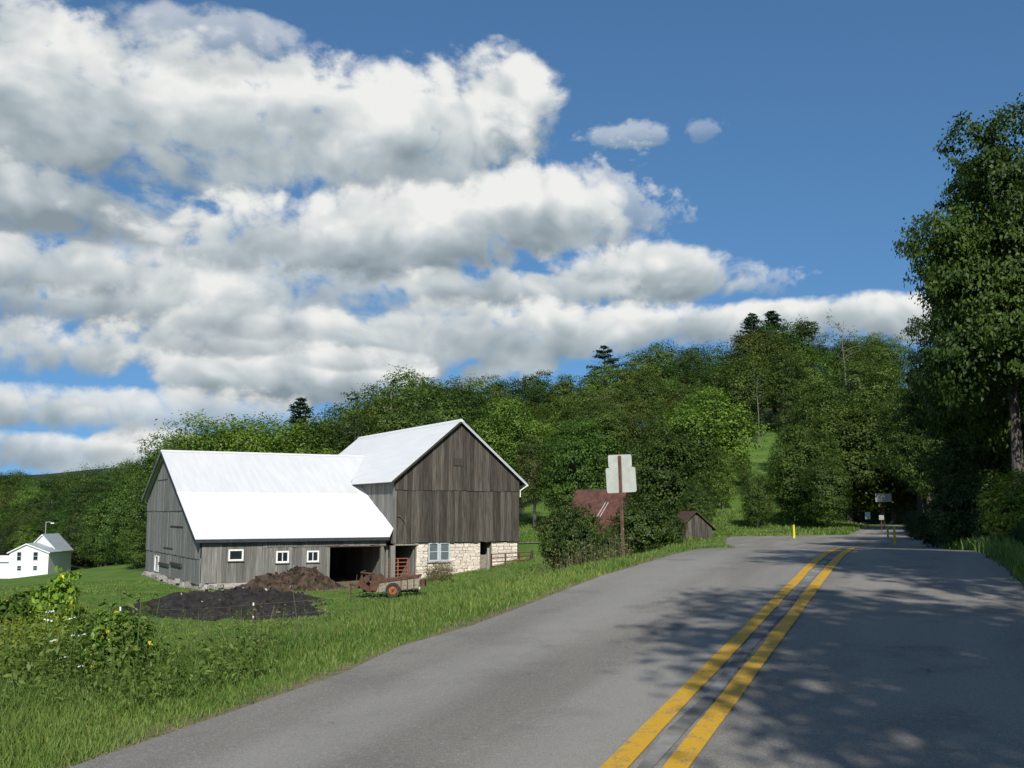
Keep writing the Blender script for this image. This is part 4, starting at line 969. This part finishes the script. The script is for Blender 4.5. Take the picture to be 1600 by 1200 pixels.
MIXC = [(1.05,1.12,.95), (.9,.98,.85), (.66,.78,.7), (1.08,.98,.95), (1.15,.95,1.0), (1.4, 1.42, 1.05), (.8,.86,.85), (1.0,1.15,1.15), (1.3,1.3,1.0)]
DEC = ['round', 'wide', 'tall', 'lumpy', 'lumpy', 'loose', 'column', 'willow', 'peaked']
row('skyline row of the hillside wood', (640, 1420), ([640,700,760,860,950,1040,1120,1200,1300,1420], [574,582,580,572,556,528,512,498,500,512]), ([640,1420], [150, 178]), DEC, MIXC, jy=13, seed=1, step=34)
row('upper row of the hillside wood', (640, 1400), ([640,760,860,950,1050,1140,1260,1400], [608,612,602,585,560,545,535,545]), ([640,1400], [140, 166]), DEC, MIXC, jy=18, seed=2, step=38)
row('middle row of the hillside wood', (655, 1130), ([655,760,900,1050,1130], [640,640,635,605,590]), ([655,1130], [128, 146]), DEC, MIXC, jy=18, seed=3, step=40)
row('lower rank behind the barn', (500, 790), ([500,560,640,700,790], [640,628,622,640,665]), ([500,790], [104, 116]), DEC, [G_MID, G_MID, G_DARK, G_OLIVE], jy=10, seed=4, step=42)
row('upper rank behind the barn', (520, 720), ([520,560,640,720], [625,622,598,590]), ([520,720], [120, 128]), DEC, [G_MID, G_DARK, G_OLIVE], jy=10, seed=5, step=38)
row('wood right of the hill meadow', (1255, 1420), ([1255,1300,1420], [590,560,560]), ([1255,1420], [120, 112]), DEC, [G_DARK, G_OLIVE, G_MID, (.8,.8,.75)], jy=18, seed=6, step=30)
row('dark rank behind the far road signs', (1290, 1470), ([1290,1340,1400,1470], [650,630,610,590]), ([1290,1470], [102, 92]), ['dense','lumpy','wide','round'], [(.7,.76,.66), (.62,.7,.6), (.85,.85,.75)], jy=16, seed=7, step=26)
row('green rank above the wing roof', (290, 520), ([290,400,520], [668,655,650]), ([290,520], [112, 118]), DEC, [G_MID, G_DARK, G_MID], jy=7, seed=8, step=36)
# -- wood across the valley on the left
VAL = [(.80,.98,.95), (.62,.76,.80), (1.1,1.15,.95), (.85,.85,1.0), (.5,.66,.66), (1.0,.95,.85), (.7,.9,.85)]
row('far rank of the valley wood', (-30, 250), ([-30,40,90,130,160,200,250], [738,734,738,736,718,716,706]), ([-30,250], [330, 250]), DEC, VAL, jy=5, seed=11, step=14)
row('middle rank of the valley wood', (-30, 250), ([-30,60,130,200,250], [762,758,756,742,735]), ([-30,250], [285, 210]), DEC, VAL, jy=7, seed=12, step=17)
row('third rank of the valley wood', (-30, 250), ([-30,60,130,200,250], [788,785,780,772,762]), ([-30,250], [262, 200]), ['skirt','dense','willow','peaked'], VAL, jy=8, seed=13, step=20)
row('valley wood rank behind the farmhouse', (-25, 165), ([-25,60,130], [812,808,800]), ([-25,150], [245, 226]), ['skirt','dense','willow'], VAL, jy=8, seed=14, step=22)
row('near valley wood rank beside the wing gable', (168, 238), ([135,180,238], [785,748,760]), ([135,238], [165, 120]), ['willow', 'skirt', 'dense'], [(.95,1.05,1.05), (.8,.95,.95), (1.05,1.1,1.2)], jy=6, seed=15, step=22)
row('low bushy rank left of the wing gable', (172, 232), ([150,232], [826,806]), ([150,232], [150, 104]), ['skirt', 'dense'], [(.6,.75,.65), (.75,.9,.75)], jy=8, seed=16, step=20)
# -- big trees along the right side of the road
NEAR = deciduous(21, 14, 5.2, .14, 58, 84, 26, .165, .42, .6, .9, (.22, .38), .0, .125, .8); NEAR[0].materials.append(MATS['leaf']); NEAR[1].materials.append(MATS['bark'])
NEAR2 = deciduous(22, 14, 5.2, .08, 60, 62, 22, .17, .45, .6, 1.0, (.20, .36), .0, .15, 1.0); NEAR2[0].materials.append(MATS['leaf']); NEAR2[1].materials.append(MATS['bark'])
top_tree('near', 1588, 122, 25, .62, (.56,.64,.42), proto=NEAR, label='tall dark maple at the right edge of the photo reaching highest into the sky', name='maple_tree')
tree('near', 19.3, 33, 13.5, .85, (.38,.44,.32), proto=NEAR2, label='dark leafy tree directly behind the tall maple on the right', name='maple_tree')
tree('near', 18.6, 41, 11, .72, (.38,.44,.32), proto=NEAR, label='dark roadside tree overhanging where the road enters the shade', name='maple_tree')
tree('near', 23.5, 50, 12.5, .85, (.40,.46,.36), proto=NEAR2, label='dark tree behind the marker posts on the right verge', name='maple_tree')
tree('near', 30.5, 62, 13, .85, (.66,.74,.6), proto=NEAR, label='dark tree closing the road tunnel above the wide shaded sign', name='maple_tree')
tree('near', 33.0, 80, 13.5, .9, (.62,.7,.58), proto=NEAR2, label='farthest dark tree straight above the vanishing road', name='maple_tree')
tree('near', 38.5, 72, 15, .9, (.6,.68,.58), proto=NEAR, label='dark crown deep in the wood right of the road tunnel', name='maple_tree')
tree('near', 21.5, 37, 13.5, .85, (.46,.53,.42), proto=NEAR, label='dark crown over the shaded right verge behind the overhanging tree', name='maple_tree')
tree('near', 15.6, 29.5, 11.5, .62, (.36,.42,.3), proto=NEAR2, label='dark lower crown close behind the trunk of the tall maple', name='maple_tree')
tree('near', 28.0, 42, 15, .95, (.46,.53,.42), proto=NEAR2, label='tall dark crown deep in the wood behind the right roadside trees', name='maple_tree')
for i, (x, y, h) in enumerate(((34, 108, 13), (39, 106, 12), (44, 104, 14), (37.5, 98, 9), (42, 97, 10))):
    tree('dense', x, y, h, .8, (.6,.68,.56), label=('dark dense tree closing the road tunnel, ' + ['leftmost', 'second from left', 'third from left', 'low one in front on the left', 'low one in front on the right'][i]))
# trees beside and behind the car: out of the frame, but their shadows lie on the road
NEAR3 = deciduous(23, 12, 3.7, .5, 60, 50, 13, .20, .42, .6, 1.0, (.22, .36), .0, .15); NEAR3[0].materials.append(MATS['leaf']); NEAR3[1].materials.append(MATS['bark'])
tree('near', 5.3, -3.6, 11.2, 1.0, (.9,.95,.8), proto=NEAR3, label='roadside maple beside the car whose shadow crosses the near lanes', name='maple_tree')
tree('near', 8.0, -7.2, 12, 1.0, (.9,.95,.8), proto=NEAR3, label='roadside maple behind the car shading the right verge', name='maple_tree')
tree('near', 8.4, 2.9, 13.6, .85, (.9,.95,.8), proto=NEAR3, label='roadside maple on the right whose shadow lies on the road crest', name='maple_tree')
tree('near', 13.2, 9.5, 12.0, .85, (.9,.95,.8), proto=NEAR3, label='roadside maple on the right just outside the photo frame', name='maple_tree')
# -- bushes
def bush(px, ytop, Y, wd, color, label, kind='dense', name='bush', mat=None, proto=None):
    return top_tree(kind, px, ytop, Y, wd, color, label=label, name=name, cat='bush', proto=proto)
BUSH = deciduous(31, 4, 2.4, .02, 54, 40, 9, .17, .28, .8, 1.0, (.24, .4)); BUSH[0].materials.append(MATS['leaf_bush']); BUSH[1].materials.append(MATS['bark'])
bush(878, 780, 46, .55, (.85,.85,.72), 'dark bush with white blossom specks left of the red roof', proto=BUSH)
bush(905, 793, 45, .62, (.78,.85,.7), 'dark bush in front of the red shed wall', proto=BUSH)
bush(950, 826, 43, .6, (.8,.9,.72), 'low green bush at the foot of the road sign', proto=BUSH)
bush(1000, 775, 54, .9, (.72,.8,.66), 'dense dark bush right of the road sign post', proto=BUSH)
bush(1045, 800, 54, .7, (.75,.85,.68), 'dark bush left of the board hut', proto=BUSH)
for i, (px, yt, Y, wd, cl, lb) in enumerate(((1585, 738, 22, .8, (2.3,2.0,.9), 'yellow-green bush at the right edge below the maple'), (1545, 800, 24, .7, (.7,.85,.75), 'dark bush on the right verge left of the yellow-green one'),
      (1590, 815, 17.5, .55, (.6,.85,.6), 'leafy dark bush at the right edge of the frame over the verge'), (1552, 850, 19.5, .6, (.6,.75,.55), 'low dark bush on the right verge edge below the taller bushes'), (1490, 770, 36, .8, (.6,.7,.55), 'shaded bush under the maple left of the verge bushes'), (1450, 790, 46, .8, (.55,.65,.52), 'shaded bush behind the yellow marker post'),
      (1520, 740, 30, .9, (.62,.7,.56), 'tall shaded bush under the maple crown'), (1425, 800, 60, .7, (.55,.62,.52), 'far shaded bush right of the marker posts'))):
    bush(px, yt, Y, wd, cl, lb, proto=BUSH)
VINE = deciduous(33, 1.6, .8, .0, 26, 18, 6, .125, .45, 1.0, .8, (.28, .45)); VINE[0].materials.append(MATS['leaf_accent']); VINE[1].materials.append(MATS['bark'])
bush(203, 940, 9.0, .85, (1.7,1.7,1.2), 'broad-leaved roadside bush with yellowing leaves in the left foreground', proto=VINE)
for i, (px, yt, Y, wd, cl, lb) in enumerate(((20, 915, 16, .7, (1.0,1.0,.8), 'green bush at the left edge in front of the farmhouse'), (100, 880, 17, .55, (2.1,2.0,.9), 'yellow-green bush standing before the right corner of the farmhouse'), (150, 955, 12.5, .6, (1.1,1.15,.9), 'small green bush left of the yellowing broad-leaved bush'))):
    bush(px, yt, Y, wd, cl, lb, proto=VINE)

# ------------------------------------------------------------------ grass and weeds
rg = np.random.default_rng(77)
def clear(x, y, margin=.12):
    ok = edge_dist(x, y) > margin
    t_ = (x-A0[0])*UB[0]+(y-A0[1])*UB[1]; m_ = (x-A0[0])*WB[0]+(y-A0[1])*WB[1]
    ok &= ~((t_ > -.5) & (t_ < 20) & (m_ > -.25) & (m_ < 17.5))
    ok &= ~((t_ > 6.6) & (t_ < 11.2) & (m_ > -2.2) & (m_ < 0) & (rg.random(len(x)) < .8))
    ca, sa = math.cos(.30), math.sin(.30); u_ = ((x+12.3)*ca+(y-46)*sa)/4.6; v_ = (-(x+12.3)*sa+(y-46)*ca)/6.6
    ok &= np.hypot(u_, v_)+.10*np.sin(3*np.arctan2(v_, u_)+8) > .72+.16*rg.normal(0, 1, len(x))
    u_ = ((x-hx)*UB[0]+(y-hy)*UB[1])/3.1; v_ = ((x-hx)*WB[0]+(y-hy)*WB[1])/1.7
    ok &= np.hypot(u_, v_) > .95
    b_, _ = _seg(x, y); ok &= b_ > .15
    ok &= ~((np.abs(x-sp0.x) < 1.3) & (np.abs(y-sp0.y) < .6))
    return ok
def blades(n, y0, y1, hfun, wk, power=1.0, pxr=(-250, 1850), tone=(.15, .75), seg=2, lean=.35, clump=5, keep=None):
    nc = n//clump
    yy = np.exp(rg.uniform(math.log(y0), math.log(y1), nc)) if power == 1 else rg.uniform(y0, y1, nc)
    xx = (rg.uniform(pxr[0], pxr[1], nc)-800)/F_PX*yy
    k = clear(xx, yy)
    if keep is not None: k &= keep(xx, yy)
    xx, yy = xx[k], yy[k]
    x = np.repeat(xx, clump)+rg.normal(0, .05, len(xx)*clump)*(1+np.repeat(yy, clump)*.03); y = np.repeat(yy, clump)+rg.normal(0, .05, len(xx)*clump)*(1+np.repeat(yy, clump)*.03)
    tn = np.repeat(np.clip(rg.uniform(*tone, len(xx))+.5*(patch(xx*.55+3, yy*.55)-.5)+.35*(patch(xx*1.7, yy*1.7)-.5), 0, .9), clump); z = ground(x, y)-.02
    h = hfun(x, y)*rg.uniform(.55, 1.25, len(x)); wd = np.maximum(.006, wk*y)*rg.uniform(.7, 1.3, len(x))
    an = rg.uniform(0, 6.28, len(x)); a = np.stack([np.cos(an), np.sin(an), 0*an], 1)
    ln = rg.uniform(0, 6.28, len(x)); l = np.stack([np.cos(ln), np.sin(ln), 0*ln], 1)*(h*lean*rg.uniform(.2, 1.4, len(x)))[:, None]
    B = np.stack([x, y, z], 1); up = np.array([0, 0, 1.])
    M_ = B+up*(h*.55)[:, None]+l*.3; T_ = B+up*(h*rg.uniform(.8, 1.0, len(x)))[:, None]+l
    w_ = (a*wd[:, None])
    V1 = np.stack([B-w_*.5, B+w_*.5, M_+w_*.4, M_-w_*.4], 1).reshape(-1, 3)
    V2 = np.stack([M_-w_*.4, M_+w_*.4, T_+w_*.06, T_-w_*.06], 1).reshape(-1, 3)
    tn = np.clip(tn+rg.normal(0, .12, len(tn)), 0, .92); dry = rg.random(len(tn)) < .035; tn[dry] = .97
    return np.concatenate([V1, V2]), np.concatenate([tn, tn])
def SR0(x): return np.interp(x, SR[::-1, 0], SR[::-1, 1])
def patch(x, y): return .5+.5*np.sin(x*1.1+2*np.sin(y*.6))*np.sin(y*.8+1.5*np.sin(x*.5))
def hnear(x, y):
    e_ = edge_dist(x, y); b_ = .07+.20*sms(e_, .3, 2.2)
    return b_*(.75+.6*patch(x, y))
def hfar(x, y):
    e_ = edge_dist(x, y); strip_ = sms(e_, .3, 1.6)*(1-sms(e_, 7, 12))
    return (.09+.20*strip_*sms(e_, .8, 3.0)*sms(y, 12, 22))*(.4+1.1*patch(x, y))
left_only = lambda x, y: (x*RN[0]+y*RN[1]) < L_EDGE
parts = [blades(240000, 2.8, 16, hnear, .0011, keep=left_only, pxr=(-150, 1150)), blades(170000, 14, 66, hfar, .0010, keep=left_only, pxr=(-60, 1250)),
         blades(30000, 9, 40, lambda x, y: .35+0*x, .0011, pxr=(1380, 1700), tone=(.0, .5)), blades(26000, 73, 104, lambda x, y: .28+0*x, .0011, pxr=(800, 1400), tone=(.2, .6), keep=lambda x, y: (x*RN[0]+y*RN[1] < L_EDGE) & ((y-SR0(x)) > 4.0))]
Vg = np.concatenate([p[0] for p in parts]); Tg = np.concatenate([p[1] for p in parts])
gm = np_mesh('grass', Vg, 4, Tg); gm.materials.append(MATS['grass_blade'])
gob = bpy.data.objects.new('grass', gm); COL.objects.link(gob); tag(gob, 'green grass blades on the verge, bank and field', 'grass', kind='stuff')
# tall weeds in the left foreground
def weeds(n, y0, y1, pxr, h0, h1, leafs, size, name, mat, label, cat, keep=None, stalkmat=None):
    yy = rg.uniform(y0, y1, n); xx = (rg.uniform(*pxr, n)-800)/F_PX*yy; k = clear(xx, yy, .5)
    if keep is not None: k &= keep(xx, yy)
    xx, yy = xx[k], yy[k]; n = len(xx); h = rg.uniform(h0, h1, n); z = ground(xx, yy)
    P = np.repeat(np.stack([xx, yy, z], 1), leafs, 0); f = rg.uniform(.12, 1., len(P)); sp_ = rg.normal(0, .10, (len(P), 2))*(.5+f[:, None]*.6)
    P[:, :2] += sp_; P[:, 2] += np.repeat(h, leafs)*f
    Nn = np.concatenate([sp_*4, np.ones((len(P), 1))], 1)
    V = leaf_quads(rg, P, unit(Nn), size, .42); tn = np.clip(np.repeat(rg.uniform(.1, .8, n), leafs)+rg.normal(0, .15, len(P)), 0, .92)
    a = rg.uniform(0, 6.28, n); wv_ = np.stack([np.cos(a), np.sin(a), 0*a], 1)*.006; B = np.stack([xx, yy, z-.05], 1); T_ = B+np.stack([rg.normal(0, .06, n), rg.normal(0, .06, n), h+.05], 1)
    Vs = np.stack([B-wv_, B+wv_, T_+wv_*.5, T_-wv_*.5], 1).reshape(-1, 3)
    me_ = np_mesh(name, np.concatenate([V, Vs]), 4, np.concatenate([tn, np.full(n, .3)])); me_.materials.append(MATS[mat])
    o = bpy.data.objects.new(name, me_); COL.objects.link(o); tag(o, label, cat, kind='stuff')
weeds(950, 8.0, 18, (-180, 240), .35, .95, 24, .06, 'tall_weeds', 'weed_leaf', 'tangle of tall green weeds in the left foreground', 'weeds')
weeds(1500, 5.2, 17, (-160, 430), .12, .38, 12, .05, 'low_weeds', 'weed_leaf', 'low leafy weeds mixed into the grass of the near left verge', 'weeds', keep=lambda x, y: patch(x*.7, y*.7) > .3)
weeds(320, 13, 17, (15, 125), .75, 1.25, 28, .055, 'goldenrod_patch', 'goldenrod', 'blurred patch of yellow-green goldenrod in front of the farmhouse', 'weeds')
weeds(700, 14, 60, (250, 1100), .3, .65, 16, .07, 'bank_weeds', 'weed_leaf', 'scattered leafy weeds on the grassy bank before the barn', 'weeds', keep=lambda x, y: left_only(x, y) & (edge_dist(x, y) > 2.0) & (patch(x*.4, y*.4) > .45))
weeds(160, 22, 32, (840, 985), .5, .95, 12, .05, 'dry_stalks', 'dry_stalk', 'dry seed stalks in the tall grass below the road sign', 'weeds', keep=lambda x, y: left_only(x, y))
weeds(90, 57, 62, (668, 708), .5, 1.1, 26, .09, 'brown_weeds', 'dry_stalk', 'brown weeds growing under the paired barn windows', 'weeds')
weeds(170, 9, 40, (200, 900), .35, .7, 10, .035, 'seed_heads', 'dry_stalk', 'thin pale seed heads standing above the bank grass', 'weeds', keep=lambda x, y: left_only(x, y) & (edge_dist(x, y) > 1.2))
# white umbel flowers
um = MB()
for k in range(16):
    an = k*2.4; r_ = .014*k**.5; um.tube([(r_*math.cos(an), r_*math.sin(an), 0), (r_*1.1*math.cos(an), r_*1.1*math.sin(an), .012)], .011, 5)
um = um.mesh('umbel'); um.materials.append(MATS['umbel_white'])
stm_ = MB(); stm_.tube([(0, 0, -.05), (.015, 0, .5), (0, 0, 1.0)], [.006, .005, .004], 5)
for k in range(7): stm_.prism([(0, 0, .12+k*.1), (.10, .02, .16+k*.1), (.16, 0, .13+k*.1), (.10, -.02, .15+k*.1)], (0, .002, .002)); stm_.v[-8:] = [(x*math.cos(k*2.4)-y*math.sin(k*2.4), x*math.sin(k*2.4)+y*math.cos(k*2.4), z) for x, y, z in stm_.v[-8:]]
stm_ = stm_.mesh('stem'); stm_.materials.append(MATS['weed_leaf'])
FL = [(78,956),(76,969),(112,966),(84,1001),(117,993),(134,991),(150,1000),(163,1003),(107,1014),(98,1028),(81,1033),(130,1040),(157,1024),(172,1001)]
for i, (px, py) in enumerate(FL):
    Yf = 9.5+(i*37 % 11)*.25; p = at(px, py, Yf); z0_ = gz(p.x, p.y); h = max(.35, p.z-z0_)
    fl = tag(empty('wild_carrot', (p.x, p.y, z0_), i*1.3), None, 'flower', 'white wild carrot flowers among the left foreground weeds')
    rk = sorted(range(len(FL)), key=lambda q: FL[q][0]).index(i)
    fl['label'] = 'white wild carrot flower in the left weeds, %s from the left' % ['first','second','third','fourth','fifth','sixth','seventh','eighth','ninth','tenth','eleventh','twelfth','thirteenth','fourteenth'][rk]
    inst(stm_, 'stem', None, fl, scale=(1, 1, h)); o = inst(um, 'umbel', None, fl, (0, 0, h-.005), (rnd.uniform(-.3, .3), rnd.uniform(-.3, .3), 0), (.75, .75, .75))
# electric fence
def stake(px, yb, yt, Y, lab):
    p = at(px, yb, Y); z0_ = gz(p.x, p.y); tp = max(.7, at(px, yt, Y).z-z0_)
    r = tag(empty('fence_stake', (p.x, p.y, z0_)), lab, 'fence post')
    MB().tube([(0, 0, -.2), (0, 0, tp)], .011, 6).build('rod', 'stake_metal', r)
    for f in (.98, .45): MB().tube([(0, 0, tp*f-.05), (0, 0, tp*f+.03)], .024, 8).build('insulator', 'insulator', r)
    return Vector((p.x, p.y, z0_+tp*.96)), Vector((p.x, p.y, z0_+tp*.45))
S1 = stake(395, 978, 943, 30, 'thin fence stake with white insulators in front of the black compost')
S2 = stake(187, 980, 949, 22, 'thin fence stake beside the yellowing broad-leaved bush')
S3 = stake(655, 950, 925, 36, 'thin fence stake in the grass below the barn windows')
for k, lab in ((0, 'upper'), (1, 'lower')):
    pts = []
    for a_, b_ in ((S2[k], S1[k]), (S1[k], S3[k])):
        for f in np.linspace(0, 1, 9): q = a_.lerp(b_, float(f)); q.z -= .10*4*f*(1-f)*.6; pts.append(q)
    pts = pts[:9]+pts[10:]
    o = MB().tube([tuple(q) for q in pts], .0022, 5).build('fence_wire', 'tape_white'); tag(o, f'{lab} white wire of the thin stake fence across the field', 'wire')
# distant ridge
xs = np.linspace(-2600, 1500, 160); mb = MB()
for x in xs:
    zt_ = 86+16*math.sin(x*.0016+1.0)+6*math.sin(x*.006)+3*math.sin(x*.021)
    mb.v += [(x, 1900, -20), (x, 2100, zt_), (x, 2500, zt_*.6)]
for i in range(len(xs)-1): a = 3*i; mb.f += [(a, a+3, a+4, a+1), (a+1, a+4, a+5, a+2)]
tag(mb.build('hill', 'distant_wood', smooth=True), kind='structure')
